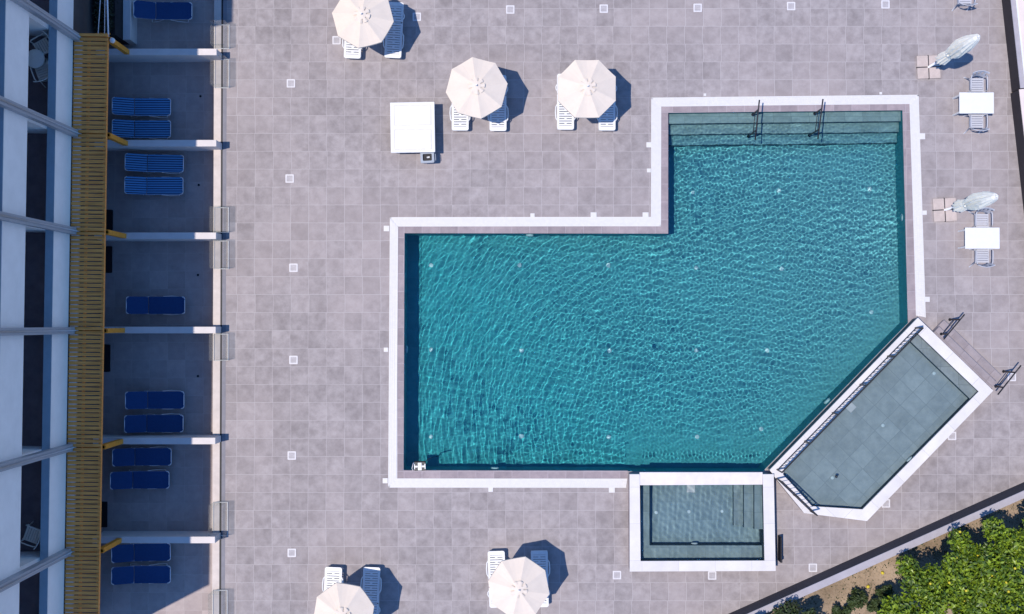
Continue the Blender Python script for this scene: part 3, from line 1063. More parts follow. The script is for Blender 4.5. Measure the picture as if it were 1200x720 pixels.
# ------------------------------------------------------------- blue loungers
def blounger(fabric):
    def make(label, group):
        o = thing('folding_lounger', label, 'sun lounger', group=group)
        w = .535
        hx, hz = -.90, .62
        # fabric lies inside the tube frame; head section raised
        mb = MB()
        xs = [-.26 + 1.09 * i / 7 for i in range(8)] + [.91]
        vs = []
        for x in xs:
            ww = w + .045 if x < .85 else w - .13
            for y in (-ww / 2, -ww / 4, 0, ww / 4, ww / 2):
                vs.append((x + (.03 if x > .85 else 0), y, .388 - .03 * (1 - (2 * y / ww) ** 2)))
        fs = [(i * 5 + j, (i + 1) * 5 + j, (i + 1) * 5 + j + 1, i * 5 + j + 1) for i in range(8) for j in range(4)]
        mb.add(vs, fs, True).build('seat_fabric', fabric, o)
        vs = []
        for i in range(6):
            f = i / 5
            f = f if i < 4 else (.9, 1.03)[i - 4]
            x, z = -.28 + (hx + .28) * f, .388 + (hz - .365) * f
            w = .535 + .045 if i < 5 else .40
            for y in (-w / 2, -w / 4, 0, w / 4, w / 2):
                vs.append((x, y, z - .03 * (1 - (2 * y / w) ** 2)))
        fs = [(i * 5 + j + 1, (i + 1) * 5 + j + 1, (i + 1) * 5 + j, i * 5 + j) for i in range(5) for j in range(4)]
        MB().add(vs, fs, True).build('backrest_fabric', fabric, o)

        w = .535

        def loop(x0, z0, x1, z1):
            pts = []
            y = w / 2 + .012
            r = .07
            pts.append((x0, -y, z0))
            dx, dz = x1 - x0, z1 - z0
            L = math.hypot(dx, dz)
            ux, uz = dx / L, dz / L
            for sy in (-1, 1):
                seq = range(5) if sy < 0 else range(4, -1, -1)
                for i in seq:
                    a = R(90 * i / 4)
                    q = L - r + r * math.sin(a)
                    pts.append((x0 + ux * q, sy * (y - r + r * math.cos(a)), z0 + uz * q))
            pts.append((x0, y, z0))
            return pts
        MB().tube(loop(-.27, .37, .935, .37), .0135, 8).build('seat_frame', M['alu'], o)
        MB().tube(loop(-.27, .37, hx - .03, hz + .005), .0135, 8).build('backrest_frame', M['alu'], o)
        for x0, x1 in ((-.02, -.5), (.22, .72)):
            y = w / 2 + .03
            MB().tube([(x0, -y, .36), ((x0 + x1) / 2, -y - .015, .2), (x1, -y + .01, .02), (x1, y - .01, .02), ((x0 + x1) / 2, y + .015, .2), (x0, y, .36)], .012, 8).build('leg', M['alu'], o)
        return o
    return make


TZ = -.30
G1, G2 = 'striped blue loungers on the terraces', 'plain blue loungers on the terraces'
st = [(167, 125.5, 0, 'upper striped blue lounger in the second terrace from the top'),
      (167, 151.5, 0, 'lower striped blue lounger in the second terrace, close to the wall'),
      (182, 191.5, R(-1), 'upper striped blue lounger in the third terrace from the top'),
      (181.5, 218, 0, 'lower striped blue lounger in the third terrace, brightest stripes')]
place_all(blounger(M['stripe']), [((*W(a, b, .08), TZ), r, l) for a, b, r, l in st], G1)
pl_ = [(192, 13, 0, 'single plain blue lounger in the topmost terrace'),
       (183.5, 358, 0, 'single plain blue lounger by the middle wall in the fourth terrace'),
       (182.5, 469, 0, 'upper plain blue lounger in the large fifth terrace'),
       (181.5, 496.5, 0, 'lower plain blue lounger in the large fifth terrace, close to the wall'),
       (167.5, 535.5, 0, 'upper plain blue lounger in the sixth terrace'),
       (165, 562.5, 0, 'lower plain blue lounger in the sixth terrace'),
       (166.5, 647.5, R(1), 'upper plain blue lounger in the lowest terrace, next to the wall'),
       (166.5, 673.5, 0, 'lower plain blue lounger in the lowest terrace')]
place_all(blounger(M['bluefab']), [((*W(a, b, .08), TZ), r, l) for a, b, r, l in pl_], G2)


# ------------------------------------------------------------ tables, chairs
def make_table(label, group):
    o = thing('garden_table', label, 'table', group=group)
    MB().box((0, 0, .72), (1.14, .70, .035), bev=.012).build('tabletop', M['white'], o)
    MB().ring(rrect(1.04, .60, .01, 1), rrect(1.0, .56, .01, 1), .65, .702).build('apron', M['white'], o)
    for sx in (-1, 1):
        for sy in (-1, 1):
            MB().box((sx * .5, sy * .28, .351), (.05, .05, .702)).build('leg', M['white'], o)
    return o


place_all(make_table, [((*W(1144.6, 120.8, .73), 0), 0, 'white rectangular garden table nearest the top right corner'),
                       ((*W(1151.3, 279.3, .73), 0), 0, 'white rectangular garden table beside the lower closed parasol')], 'white garden tables')


def chair_maker(mat):
    def make(label, group):
        # faces -y : the back is on the +y side
        o = thing('garden_chair', label, 'chair', group=group)
        mb = MB()
        for i in range(6):
            mb.box((0, -.2 + .076 * i, .43 + .006 * abs(i - 2)), (.40, .062, .018))
        for s in (-1, 1):
            mb.box((s * .21, -.01, .43), (.03, .47, .03))
        mb.build('seat', mat, o)
        bk = MB()
        vs, fs = [], []
        n = 9
        for r_, (h, off) in enumerate(((.46, .22), (.62, .25), (.78, .285), (.86, .30))):
            for j in range(n):
                u = -1 + 2 * j / (n - 1)
                ww = .22 + .02 * r_
                vs.append((u * ww, off + .07 * (1 - u * u), h - (.05 * u * u if r_ == 3 else 0)))
        for r_ in range(3):
            for j in range(n - 1):
                if r_ == 1 and j % 2 == 1:
                    continue
                fs.append((r_ * n + j, r_ * n + j + 1, (r_ + 1) * n + j + 1, (r_ + 1) * n + j))
        bk.add(vs, fs, True)
        vs2 = [(x, y + .018, z) for x, y, z in vs]
        bk.add(vs2, [f[::-1] for f in fs], True)
        tp = [(v[0], v[1] + .009, v[2]) for v in vs[3 * n:]]
        bk.tube(tp, .014, 6)
        bk.build('backrest', mat, o)
        for s in (-1, 1):
            MB().tube([(s * .25, -.22, .42), (s * .265, -.22, .62), (s * .27, -.17, .655), (s * .27, .05, .66), (s * .262, .2, .665), (s * .24, .27, .66)], .019, 8).build('armrest', mat, o)
            MB().tube([(s * .225, -.2, .425), (s * .25, -.26, 0)], .019, 8).build('leg', mat, o)
            MB().tube([(s * .215, .2, .425), (s * .25, .33, 0)], .019, 8).build('leg', mat, o)
        return o
    return make


ch = [(1144.8, 99.5, .0, 'grey slatted armchair above the upper garden table'),
      (1144.5, 142.5, R(180), 'grey slatted armchair below the upper garden table'),
      (1150.5, 258.5, .0, 'grey slatted armchair between the closed parasol and the lower garden table'),
      (1151, 300.5, R(180), 'grey slatted armchair below the lower garden table'),
      (1130.5, -3, R(180), 'grey chair cut by the top edge above the closed parasol')]
place_all(chair_maker(M['chair']), [((*W(a, b, .45), 0), r, l) for a, b, r, l in ch], 'grey garden chairs at the right')
BZ = 3.12
bc = [(50.5, 55, R(-60), 'pale plastic chair on the upper balcony, above the little round table'),
      (51, 84, R(200), 'pale plastic chair on the upper balcony, below the little round table'),
      (38, 627, R(-110), 'single pale plastic chair on the lower balcony')]
place_all(chair_maker(M['chairw']), [((*W(a, b, BZ + .45), BZ), r, l) for a, b, r, l in bc], 'pale balcony chairs')
x, y = W(41, 69, BZ + .7)
tb = thing('side_table', 'small round pale table between two chairs on the balcony', 'table', (x, y, BZ))
MB().lathe([(.28, .66), (.29, .68), (.29, .70), (.27, .71)], 24).build('tabletop', M['chairw'], tb)
MB().tube([(0, 0, .03), (0, 0, .66)], .03, 10).build('stem', M['chairw'], tb)
MB().lathe([(.2, 0), (.19, .02), (.04, .04)], 20).build('foot', M['chairw'], tb)


# ---------------------------------------------------------- closed parasols
def make_closed(label, group):
    o = thing('closed_parasol', label, 'parasol', group=group)
    for sx in (-1, 1):
        for sy in (-1, 1):
            MB().box((sx * .2, sy * .2, .045), (.37, .37, .07), bev=.01).build('base_slab', M['slab'], o)
    MB().box((0, 0, .03), (.8, .03, .05)).box((0, 0, .032), (.03, .8, .05)).build('cross_base', M['metal'], o)
    MB().tube([(0, 0, .05), (0, 0, 4.1)], .035, 12).build('pole', M['alu'], o)
    prof = [(.15, 1.12), (.175, 1.25), (.165, 1.5), (.145, 1.8), (.12, 2.0), (.165, 2.1), (.205, 2.4), (.225, 2.8), (.225, 3.15), (.20, 3.5), (.155, 3.8), (.105, 4.05), (.06, 4.16)]
    ph = len(label) * .37

    def fold(a, z):
        amp = .42 * max(.12, min(1, (4.15 - z) / 1.3))
        saw = (11 * a / (2 * math.pi) + .10 * z + .15 * math.sin(2.1 * z + ph)) % 1.0
        return 1 + amp * (abs(2 * saw - 1) - .5) + .08 * math.sin(3 * a + 2.3 * z + ph) + .05 * math.sin(5 * a + 6 * z)
    c = MB().lathe(prof, 110, mod=fold, smooth=False).build('canopy', M['canvas2'], o)
    MB().lathe([(.145, 1.93), (.15, 1.97), (.15, 2.03), (.145, 2.07)], 24).build('strap', M['canvas2'], c)
    MB().lathe([(.05, 4.1), (.055, 4.16), (.04, 4.22), (.01, 4.24)], 16).build('finial', M['white'], o)
    for k in range(4):
        a = R(20 + 90 * k)
        MB().tube([(.05 * math.cos(a), .05 * math.sin(a), 2.0), (.17 * math.cos(a), .17 * math.sin(a), 1.08)], .012, 6).build('rib', M['metal'], o)
    MB().tube([(.03, 0, 1.0), (.12, .02, 1.0), (.14, .02, .94)], .014, 6).build('crank', M['metal'], o)
    return o


place_all(make_closed, [((*W(1087.5, 79.3), 0), R(2), 'upper closed white parasol on a beige slab base, casting a dark shadow'),
                        ((*W(1106.5, 246.3), 0), R(50 - 47), 'lower closed white parasol on a beige slab base beside a garden table')], 'closed parasols at the right')

# -------------------------------------------------- panelled table, and bin
x, y = W(483.5, 149.3, .7)
wt = thing('panelled_table', 'large white table with two framed panels beside the grey bin', 'table', (x, y, 0), R(1))
MB().box((0, 0, .665), (1.46, 1.66, .05), bev=.012).build('tabletop', M['white'], wt)
for s in (-1, 1):
    MB().ring(rrect(1.24, .68, .02, 2, 0, s * .40), rrect(1.18, .62, .015, 2, 0, s * .40), .69, .70).build('panel_frame', M['drain'], wt)
    MB().prism(rrect(1.16, .60, .015, 2, 0, s * .40), .69, .698).build('panel', M['white'], wt)
MB().box((0, 0, .36), (1.32, 1.5, .5)).build('cabinet', M['white'], wt)
MB().box((-.45, -.755, .33), (.34, .02, .42)).box((.25, -.755, .33), (.7, .02, .42)).build('cabinet_door', M['binwall'], wt)
for sx in (-1, 1):
    for sy in (-1, 1):
        MB().box((sx * .6, sy * .68, .055), (.09, .09, .11)).build('foot', M['binwall'], wt)
x, y = W(501, 185, .4)
bn = thing('waste_bin', 'small grey bin with a dark open top beside the white panelled table', 'bin', (x, y, 0), R(3))
w0, w1 = rrect(.34, .28, .03), rrect(.42, .34, .04)
n_ = len(w0)
mb = MB().add([(a, b, 0) for a, b in w0] + [(a, b, .46) for a, b in w1], [tuple(range(n_ - 1, -1, -1))] + [(i, (i + 1) % n_, n_ + (i + 1) % n_, n_ + i) for i in range(n_)])
mb.build('body', M['binwall'], bn)
MB().ring(rrect(.45, .37, .04), rrect(.30, .23, .03), .44, .50).build('lid', M['binwall'], bn)
MB().prism(rrect(.32, .25, .03), .3, .43).build('liner', M['black'], bn)
MB().tube([(-.02, 0, .44), (.08, .01, .45)], .03, 10).build('bottle', M['white'], bn)
MB().tube([(.22, -.12, .4), (.27, -.1, .43), (.27, .1, .43), (.22, .12, .4)], .012, 6).build('handle', M['binwall'], bn)

# -------------------------------------------------------- building and west
XF = W(122.5, 378)[0]                # facade plane
YN, YS = W(0, -400)[1], W(0, 719)[1]
ROOF = 10.35


def yw(py):
    return W(300, py)[1]


DIV = [(61, .75), (168, .75), (276.5, .75), (387, .75), (517, .75), (633, .75)]
DY = [W(180, py, .75)[1] for py, _ in DIV]
XL0, XL1 = W(249.7, 378)[0], W(258, 378)[0]
XD1 = W(259.5, 378)[0]

o = MB().sheet([(XF - .6, YS - 8), (XL0, YS - 8), (XL0, YN), (XF - .6, YN)], [], TZ).build('terrace_floor', M['terrace']); struct(o)
o = MB().box(((XL0 + XL1) / 2, (YS - 8 + YN) / 2, -.148), (XL1 - XL0, YN - YS + 8, .30)).build('kerb', M['ledge']); struct(o)
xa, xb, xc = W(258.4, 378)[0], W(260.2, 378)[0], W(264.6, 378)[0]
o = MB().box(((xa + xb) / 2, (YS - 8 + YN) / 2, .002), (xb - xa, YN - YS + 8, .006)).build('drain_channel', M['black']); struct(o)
o = MB().box(((xb + xc) / 2 + .002, (YS - 8 + YN) / 2, .001), (xc - xb - .003, YN - YS + 8, .006)).build('glass_shade_strip', M['band']); struct(o)  # strip coloured as the faint shadow of glass along the terrace front

names = ['topmost', 'second', 'third', 'fourth', 'fifth', 'lowest']
extra = ['beside the single lounger and the timber end of the pergola', 'between the two pairs of striped loungers', 'with glass screens on both sides of its end',
         'level with the middle of the pool', 'at the bottom of the large terrace', 'above the lowest pair of blue loungers']
for (py, h), y, a, b in zip(DIV, DY, names, extra):
    dw = MB().box(((XF + XD1) / 2 - .05, y, (TZ + h) / 2), (XD1 - XF + .1, .215, h - TZ), bev=.006).build('divider_wall', M['divider'])
    tag(dw, f'{a} low white divider wall between terraces, {b}', 'wall', 'divider walls between the terraces')
    if a in ('topmost', 'lowest'):
        MB().box((XF + 2.6, y - .112 * (1 if a == 'topmost' else -1), .12), (.12, .03, .08)).build('vent_cover', M['divider'], dw)

# glass wind screens at the wall ends
gs = [(30, 57, 'glass wind screen above the end of the topmost divider wall'), (70.5, 103, 'glass wind screen below the end of the topmost divider wall'),
      (244, 272.5, 'glass wind screen above the end of the third divider wall'), (283, 315, 'glass wind screen below the end of the third divider wall'),
      (392, 422, 'glass wind screen below the end of the middle divider wall'), (589, 627.5, 'glass wind screen above the end of the lowest divider wall'),
      (692, 742, 'glass wind screen cut by the bottom edge of the photo')]
gx0, gx1 = W(251, 378)[0], W(267.6, 378)[0]
for p0, p1, lab in gs:
    y0, y1 = W(252, p1)[1], W(252, p0)[1]
    g = thing('glass_screen', lab, 'glass screen', ((gx0 + gx1) / 2, (y0 + y1) / 2, 0), 0, 'glass wind screens along the terraces')
    hx, hy, h = (gx1 - gx0) / 2, (y1 - y0) / 2, .62
    zb = .03
    MB().box((hx, 0, (zb + h) / 2), (.012, 2 * hy, h - zb)).build('front_pane', M['glass'], g)
    MB().box((-hx, 0, (zb + h) / 2), (.012, 2 * hy, h - zb)).build('rear_pane', M['glass'], g)
    for s in (-1, 1):
        MB().box((0, s * (hy + .008), (zb + h) / 2), (2 * hx - .014, .012, h - zb)).build('side_pane', M['glass'], g)
    fr, tk = MB(), MB()
    for s in (-1, 1):
        fr.box((s * hx, 0, h + .006), (.01, 2 * hy + .03, .012))
        fr.box((0, s * (hy + .008), h + .006), (2 * hx - .012, .01, .012))
        tk.box((s * hx, 0, .016), (.026 if s > 0 else .014, 2 * hy + .04, .03))
        tk.box((.01, s * (hy + .008), .015), (2 * hx - .05, .022, .028))
    fr.build('top_edge', M['glass'], g)
    tk.build('base_track', M['coping_d'], g)

# little ground spots and fittings on the terraces
for px, py, lab in ((235, 113, 'small dark drain in the second terrace'), (233, 217, 'small dark drain in the third terrace'), (232, 322.5, 'small dark drain in the fourth terrace'), (232, 441, 'small dark drain in the fifth terrace')):
    x, y = W(px, py, TZ)
    o = MB().lathe([(.04, 0), (.04, .008), (.025, .01)], 14).build('floor_drain', M['black'], None, (x, y, TZ + .001))
    tag(o, lab, 'drain', 'dark floor drains of the terraces')

mats = [(246, 270, 'dark doormat at the wall foot above the third divider wall'), (289, 320, 'dark doormat at the wall foot below the third divider wall'),
        (404, 436, 'dark doormat at the wall foot of the large terrace'), (588, 618, 'dark doormat at the wall foot of the sixth terrace')]
for a, b, lab in mats:
    xe = 132.5 - (a - 246) * .019
    x0, y0 = W(xe - 9, b, TZ); x1, y1 = W(xe, a, TZ)
    o = MB().prism(rrect(x1 - x0, y1 - y0, .03, 3, (x0 + x1) / 2, (y0 + y1) / 2), TZ + .002, TZ + .02).build('doormat', M['mat'])
    tag(o, lab, 'doormat', 'doormats along the facade')

BROT = R(-.65)                           # the block stands a little askew to the deck
yp = W(0, 30)[1]
BLOC = (XF - .05 + math.sin(BROT) * yp, yp - math.cos(BROT) * yp, 0)
bd = thing('apartment_building', 'white balcony building with grey columns along the left side', 'building', BLOC, BROT)
ym, yl = (YN + YS) / 2, YN - YS
BK = -1.75                               # back wall of the balconies, behind the facade plane
MB().box((-.15, ym, 1.2), (.3, yl, 3.0)).build('ground_floor_wall', M['groundwall'], bd)
MB().box((BK - .15, ym, 6.5), (.3, yl, 7.6)).build('back_wall', M['render'], bd)
for z0, z1 in ((2.72, 4.0), (5.97, 7.50), (9.1, ROOF)):
    MB().box((-.115, ym, (z0 + z1) / 2 - .015), (.23, yl, z1 - z0 - .03)).build('balcony_parapet', M['render'], bd)
    MB().box((-.117, ym, z1 - .013), (.238, yl + .01, .032)).build('parapet_coping', M['coping2'], bd)
for z in (3.0, 6.1, 9.2):
    MB().box(((BK - .23) / 2, ym, z), (-BK - .234, yl - .01, .22)).build('balcony_floor', M['balc'], bd)
MB().box((-6.5, ym, 9.6), (9.2, yl, .5)).build('roof', M['wallcap'], bd)
mb = MB()
prof_ = [(YS - .002, -.3), (YS - .002, ROOF), (W(0, 735)[1], 5.7), (W(0, 757)[1], -.3)]
mb.add([(BK - .3, a, b) for a, b in prof_] + [(-.01, a, b) for a, b in prof_], [(0, 1, 2, 3), (7, 6, 5, 4), (0, 4, 5, 1), (1, 5, 6, 2), (2, 6, 7, 3), (3, 7, 4, 0)])
mb.build('end_shadow_wedge', M['render'], bd)  # unseen wedge, its slope shaped to cast a diagonal shadow edge on the terrace
# stair house on the roof, whose shadow reaches farther over the deck at the north end
ys0 = W(150, 62)[1]
MB().box((-2.0, (ys0 + YN) / 2, ROOF + .99), (4.0, YN - ys0, 1.94)).build('roof_house', M['render'], bd)
for i, (y, nm) in enumerate(zip(DY, names)):
    MB().box((.10, y, 6.1), (.20, .21, 6.8)).build('facade_column', M['column'], bd)
    MB().tube([(.218, y, 2.72), (.218, y, 9.45)], .024, 10).build('downpipe', M['pipe'], bd)
    for z0, z1 in ((3.12, 5.98), (6.22, 9.08)):
        MB().box((BK / 2 - .12, y, (z0 + z1) / 2), (-BK - .26, .16, z1 - z0)).build('partition', M['render'], bd)
    # balcony doors on the back wall, one each side of a partition
    for s in (-1, 1):
        d = MB().box((BK + .02, y + s * 1.4, 4.25), (.05, 1.7, 2.25)).build('balcony_door', M['alu'], bd)
        MB().box((BK + .048, y + s * 1.4 - .41, 4.25), (.012, .74, 2.05)).box((BK + .048, y + s * 1.4 + .41, 4.25), (.012, .74, 2.05)).build('pane', M['glass'], d)

# ------------------------------------------------------------------ pergola
pg = thing('pergola', 'brown timber slatted pergola running along the building front', 'pergola', BLOC, BROT)
PZ = 2.66
pw = abs(W(127.2, 378, PZ)[0] - XF) - .01
pyN, pyS = W(100, 43.5, PZ)[1], YS - .1
cuts = [pyN] + [y - .0 for y in DY[1:]] + [pyS]
for a, b in zip(cuts[:-1], cuts[1:]):
    L = a - b
    n = int(L / .132)
    mb = MB()
    for i in range(n):
        y = a - L * (i + .5) / n
        mb.box((.012 + pw / 2 + RND.uniform(-.004, .004), y, PZ + RND.uniform(-.003, .003)), (pw, L / n - .03 + RND.uniform(-.006, .004), .04))
    mb.build('slat_panel', M['wood'], pg)
MB().box((.155, (pyN + pyS) / 2, PZ - .035), (.25, pyN - pyS, .09)).build('ledger', M['divider'], pg)
MB().box((pw - .05, (pyN + pyS) / 2, PZ - .10), (.07, pyN - pyS, .15)).build('front_beam', M['wood'], pg)
MB().box((.45, (pyN + pyS) / 2, PZ - .09), (.06, pyN - pyS, .13)).build('inner_beam', M['wood'], pg)
MB().box((pw / 2, pyN + .06, PZ - .02), (pw, .09, .16)).build('end_beam', M['wood'], pg)
for y in DY:
    MB().box((W(160, 378)[0] - XF - .04, y, (.752 + PZ - .18) / 2), (.15, .15, PZ - .18 - .752)).build('post', M['wood2'], pg)
    MB().box(((W(160, 378)[0] - XF - .04) / 2 + .1, y, PZ - .225), (W(160, 378)[0] - XF + .0, .09, .09)).build('bracket_beam', M['wood2'], pg)
x, y = W(131.5, 47.5, 2.5)
lp = thing('wall_lamp', 'small white lamp at the top end of the timber pergola', 'lamp', (x, y, 2.42))
MB().lathe([(.05, 0), (.085, .04), (.085, .1), (.05, .14)], 16).build('shade', M['white'], lp)
MB().tube([(0, 0, .02), (-.06, 0, -.02), (-.12, 0, 0)], .015, 6).build('bracket', M['metal'], lp)


# --------------------------------------------------- planting and foliage
def leaf_cloud(mb, n, fn, size, rnd, flat=.6):
    """n leaf faces; fn gives centre and outward direction"""
    for _ in range(n):
        c, out = fn()
        d = Vector((rnd.gauss(0, 1), rnd.gauss(0, 1), rnd.gauss(0, 1) + flat)) + out * .8
        d.normalize()
        u = d.cross(Vector((rnd.uniform(-1, 1), rnd.uniform(-1, 1), rnd.uniform(-1, 1))))
        if u.length < 1e-3:
            continue
        u.normalize()
        w = d.cross(u)
        s = size * rnd.uniform(.6, 1.3)
        a, b = u * s, w * s * .5
        m = d * s * .12
        b0 = len(mb.v)
        mb.v += [tuple(c - a), tuple(c - b + m), tuple(c + a), tuple(c + b + m)]
        mb.f.append((b0, b0 + 1, b0 + 2, b0 + 3)); mb.sm.append(False)


def tree(px, py, rad, ht, label, seed, leafs=5200, mats=('leaf_a', 'leaf_b'), fruits=6, group='citrus trees behind the boundary wall', name='citrus_tree', size=.075):
    rnd = random.Random(seed)
    zc = ht - rad * .75
    x, y = W(px, py, zc)
    z0 = -.03
    o = thing(name, label, 'tree', (x, y, z0), 0, group)
    # trunk and limbs
    mb = MB()
    mb.tube([(0, 0, 0), (.03, .02, .4), (-.02, .03, .8)], [.085, .07, .06], 10)
    clumps = []
    k = 15
    for i in range(k):
        a = 2 * math.pi * i / k * 2.39 + rnd.uniform(-.4, .4)
        rr = rad * rnd.uniform(.25, .95) if i else 0
        zz = zc + rad * .55 * math.sqrt(max(0, 1 - (rr / rad) ** 2)) * rnd.uniform(.4, 1.05) - rad * .1
        p = Vector((rr * math.cos(a), rr * math.sin(a), zz))
        clumps.append((p, rad * rnd.uniform(.24, .40)))
        mid = p * .5 + Vector((rnd.uniform(-.1, .1), rnd.uniform(-.1, .1), .25))
        mb.tube([(-.02, .03, .75), tuple(mid), tuple(p)], [.04, .025, .01], 6)
    mb.build('trunk', M['bark'], o)
    for part, share in ((mats[0], .62), (mats[1], .38)):
        lb = MB()

        def fn():
            c, r = rnd.choice(clumps)
            d = Vector((rnd.gauss(0, 1), rnd.gauss(0, 1), rnd.gauss(0, .8))).normalized()
            q = r * (rnd.random() ** .45)
            sprig = Vector((rnd.gauss(0, .03), rnd.gauss(0, .03), rnd.gauss(0, .03)))
            return c + d * q + sprig, d
        leaf_cloud(lb, int(leafs * share), fn, size, rnd)
        if part == mats[0]:
            crown = lb.build('crown', M[part], o)
        else:
            lb.build('inner_foliage', M[part], o)
    for i in range(fruits):
        c, r = rnd.choice(clumps)
        d = Vector((rnd.gauss(0, 1), rnd.gauss(0, 1), abs(rnd.gauss(0, 1)) + .4)).normalized()
        p = c + d * r * 1.0
        MB().lathe([(.006, -.05), (.032, -.035), (.045, 0), (.032, .035), (.006, .05)], 10).build('lemon', M['lemon'], o, p)
    return o


tr = [(1092, 694, 1.25, 2.5, 'bright green citrus tree farthest left behind the boundary wall'),
      (1131, 661, 1.05, 2.4, 'bright green citrus tree whose leaves come closest to the boundary wall'),
      (1180, 656, 1.25, 2.7, 'bright green citrus tree at the right edge below the boundary wall'),
      (1148, 716, 1.15, 2.5, 'citrus tree at the bottom edge, right of the leftmost tree'),
      (1204, 712, 1.25, 2.8, 'citrus tree in the bottom right corner'),
      (1228, 628, 1.05, 2.5, 'citrus tree cut by the right edge near the wall'),
      (1052, 733, .8, 1.9, 'small citrus tree cut by the bottom edge left of the others'),
      (930, 742, .85, 1.9, 'dark citrus tree below the bottom edge by the wall, only its shade and tips showing'),
      (893, 757, .8, 2.0, 'citrus tree beyond the bottom edge left of the dark one, mostly out of view')]
for i, (a, b, r, h, l) in enumerate(tr):
    tree(a, b, r, h, l, 100 + i, leafs=int(3900 * r * r) + 900, fruits=4 if i < 6 else 2, mats=('leaf_a', 'leaf_b') if i < 7 else ('leaf_c', 'hedge'))
for i, (a, b, r, l) in enumerate(((1003, 704, .42, 'larger dark shrub on the bare soil left of the citrus trees'), (985, 716, .34, 'small dark shrub at the bottom edge of the bare soil'),
                                  (1036, 694, .34, 'small dark shrub close to the leftmost citrus tree'), (1024, 712, .3, 'low dark shrub between the bare soil and the small citrus tree'))):
    rnd = random.Random(300 + i)
    x, y = W(a, b, .3)
    o = thing('shrub', l, 'shrub', (x, y, -.03), 0, 'dark shrubs on the soil')
    lb, st_ = MB(), MB()
    for k in range(9):
        an = rnd.uniform(0, 6.28)
        p = Vector((r * .8 * math.cos(an) * rnd.random(), r * .8 * math.sin(an) * rnd.random(), rnd.uniform(.25, .6)))
        st_.tube([(0, 0, 0), tuple(p)], [.014, .006], 5)

        def fn():
            d = Vector((rnd.gauss(0, 1), rnd.gauss(0, 1), rnd.gauss(0, 1))).normalized()
            return p + d * r * .38 * rnd.random() ** .5, d
        leaf_cloud(lb, 110, fn, .055, rnd)
    st_.build('stem', M['bark'], o)
    lb.build('foliage', M['leaf_c'], o)
# fallen lemons and a few weeds on the soil
for a, b, l in ((1017, 687.5, 'larger fallen lemon on the bare soil'), (1034, 671.5, 'fallen lemon on the soil close to the boundary wall')):
    x, y = W(a, b)
    o = MB().lathe([(.008, -.06), (.04, -.042), (.055, 0), (.04, .042), (.008, .06)], 12).build('fallen_lemon', M['lemon'], None, (x, y, .02))
    o.rotation_euler = (R(90), 0, RND.uniform(0, 3))
    tag(o, l, 'lemon', 'fallen lemons')
rnd = random.Random(77)
lb = MB()
for i in range(420):
    px = rnd.uniform(930, 1220)
    py = rnd.uniform(590, 730)
    x, y = W(px, py)
    if py < 571 + (1200 - px) * .4458 + 12:
        continue
    c0 = Vector((x, y, -.02))
    leaf_cloud(lb, rnd.randint(2, 9), lambda: (c0 + Vector((rnd.gauss(0, .07), rnd.gauss(0, .07), rnd.uniform(0, .05))), Vector((0, 0, 1))), .03, rnd)
o = lb.build('leaf_litter', M['leaf_c'])
o['kind'] = 'stuff'

# hedge planter and trellis at the north end of the facade
hx0, hx1 = W(124, 378)[0], W(147.5, 378)[0]
hy0, hy1 = W(130, 50)[1], W(130, -160)[1]
hp = thing('hedge_planter', 'dark hedge in a pale walled bed at the top left', 'planter', (0, 0, 0))
MB().box((W(151.5, 378)[0], (hy0 + hy1) / 2, .05), (.24, hy1 - hy0, .7)).build('planter_wall', M['divider'], hp)
MB().box(((hx0 + hx1) / 2, (hy0 + hy1) / 2, .4), (hx1 - hx0 - .06, hy1 - hy0, 1.4)).build('soil', M['black'], hp)
rnd = random.Random(9)
lb = MB()


def fnh():
    return Vector((rnd.uniform(hx0 + .03, hx1 - .05), rnd.uniform(hy0 + .1, hy1), rnd.uniform(.8, 1.15 + .3 * rnd.random()))), Vector((0, 0, 1))


leaf_cloud(lb, 14000, fnh, .05, rnd)
lb.build('foliage', M['hedge'], hp)
tl = thing('trellis', 'thin white poles above the dark hedge at the top left', 'trellis', (0, 0, 0))
for (a, b, z0) in (((121.5, -60), (114.8, 42), 1.9), ((123.5, -60), (122.5, 41), 1.95), ((124, -60), (127, 44.5), 2.0)):
    A, B = W3(*a, z0), W3(*b, z0)
    MB().tube([A, B], .028 if a[0] == 124 else .014, 8).build('pole', M['alu'], tl)
for py in (-30, 4, 40):
    A, B = W3(113, py, 1.85), W3(129, py, 1.85)
    MB().box(tuple((A + B) / 2), ((B - A).length, .05, .05)).build('crossbar', M['wood2'] if py == 40 else M['metal'], tl)
for py in (-30, 40):
    A = W3(121, py, 0)
    MB().box((A.x, A.y, .76), (.06, .06, 2.12)).build('post', M['metal'], tl)

# ------------------------------------------------------------ boundary walls
# low diagonal wall towards the citrus garden
A, B = Vector(W(1235.5, 549.2)), Vector(W(258, 985))
d = (B - A).normalized(); nn = Vector((-d.y, d.x))
if nn.y > 0:
    nn = -nn
bw = thing('boundary_wall', 'long low wall with dark inner face and pale cap beside the citrus trees', 'wall')
h = .85
MB().prism([A, B, B + nn * .21, A + nn * .21], -.08, h - .041).build('wall', M['darkwall'], bw)
MB().prism([A - nn * .004, B - nn * .004, B + nn * .222, A + nn * .222], h - .04, h).build('cap', M['wallcap'], bw)

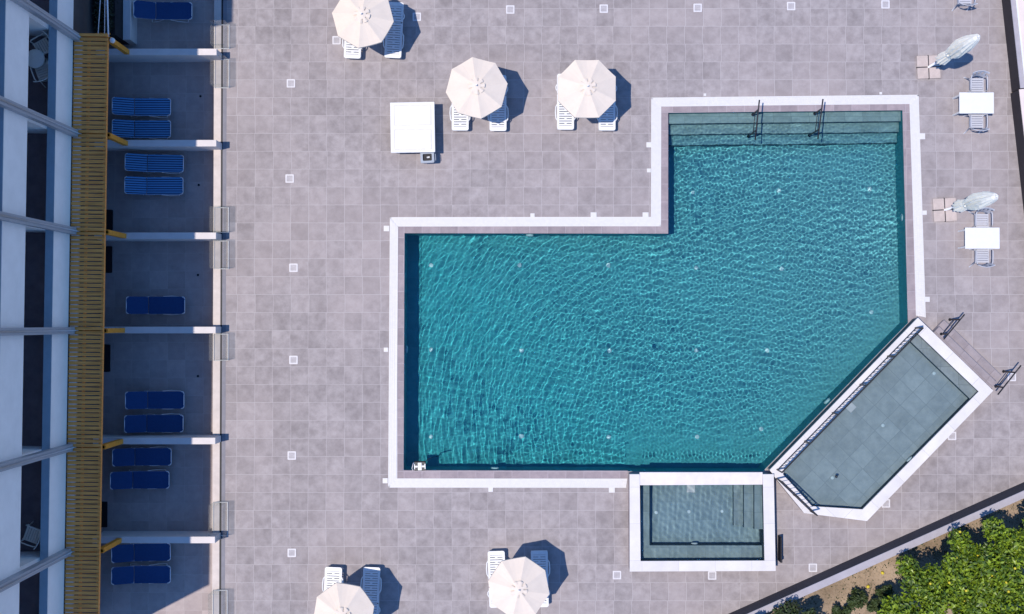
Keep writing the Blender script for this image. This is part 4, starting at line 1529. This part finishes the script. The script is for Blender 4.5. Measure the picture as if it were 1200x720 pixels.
# east side: raised cream terrace behind a dark retaining wall in two lengths
for (pa, pb, lab, kx) in (((1126, -440), (1185.5, 108.5), 'upper length of the dark retaining wall along the right edge', 0),
                          ((1184.0, 109.8), (1233.5, 548), 'lower length of the dark retaining wall along the right edge', 1)):
    A, B = Vector(W(*pa)), Vector(W(*pb))
    d = (B - A).normalized(); nn = Vector((-d.y, d.x))
    if nn.x < 0:
        nn = -nn
    rw = thing('retaining_wall', lab, 'wall', group='retaining walls at the right')
    h = .68
    MB().prism([A, B, B + nn * .22, A + nn * .22], -.08, h - .031).build('wall', M['brownwall'], rw)
    if kx == 0:
        MB().prism([A - nn * .003, B - nn * .003, B + nn * .14, A + nn * .14], h - .03, h).build('cap', M['wallcap'], rw)
        MB().prism([A + nn * .143, B + nn * .143, B + nn * .2, A + nn * .2], h - .03, h + .03).build('edge_trim', M['white'], rw)
    else:
        MB().prism([A - nn * .003, B - nn * .003, B + nn * .2, A + nn * .2], h - .03, h).build('cap', M['cream'], rw)
    o = MB().prism([A + nn * .2025, B + nn * .2025, B + nn * 12, A + nn * 12], -.02, h - .006).build('upper_terrace', M['cream']); struct(o)

# ------------------------------------------------------------------- light
ELEV = 70.2
AZ = math.atan2(2.9, 12.3)                       # shadows run towards +x, slightly +y
S.world = bpy.data.worlds.new('World')
S.world.use_nodes = True
nt = S.world.node_tree
bg = nt.nodes['Background']
sky = nt.nodes.new('ShaderNodeTexSky')
sky.sky_type = 'NISHITA'
sky.sun_disc = False
sky.sun_elevation = R(ELEV)
to_sun = Vector((-math.cos(AZ) * math.cos(R(ELEV)), -math.sin(AZ) * math.cos(R(ELEV)), math.sin(R(ELEV))))
sky.sun_rotation = math.atan2(to_sun.x, to_sun.y)
sky.air_density = 1.0
sky.dust_density = .2
sky.ozone_density = 3.0
tint = nt.nodes.new('ShaderNodeMix')
tint.data_type = 'RGBA'; tint.blend_type = 'MULTIPLY'
tint.inputs[0].default_value = 1
tint.inputs[7].default_value = (.40, .65, .92, 1)
nt.links.new(sky.outputs[0], tint.inputs[6])
nt.links.new(tint.outputs[2], bg.inputs[0])
bg.inputs[1].default_value = .15
sl = bpy.data.lights.new('sun', 'SUN')
sl.energy = 3.25
sl.angle = R(.5)
sl.color = (1, .915, .82)
so_ = bpy.data.objects.new('sun', sl)
COL.objects.link(so_)
so_.rotation_euler = (-to_sun).to_track_quat('-Z', 'Y').to_euler()
sl.cycles.is_caustics_light = True

# ------------------------------------------------------------------ camera
cd = bpy.data.cameras.new('camera')
cd.sensor_width = 36
cd.lens = 36 * FPX / 1200
cd.clip_end = 1000
co = bpy.data.objects.new('camera', cd)
COL.objects.link(co)
co.location = (0, 0, CAM_H)
co.rotation_euler = (TILT, 0, 0)
S.camera = co

S.view_settings.view_transform = 'Standard'
S.view_settings.look = 'None'
S.view_settings.exposure = .5
S.cycles.use_denoising = True
S.cycles.caustics_refractive = True
S.cycles.caustics_reflective = False
S.cycles.max_bounces = 10
S.cycles.transparent_max_bounces = 16
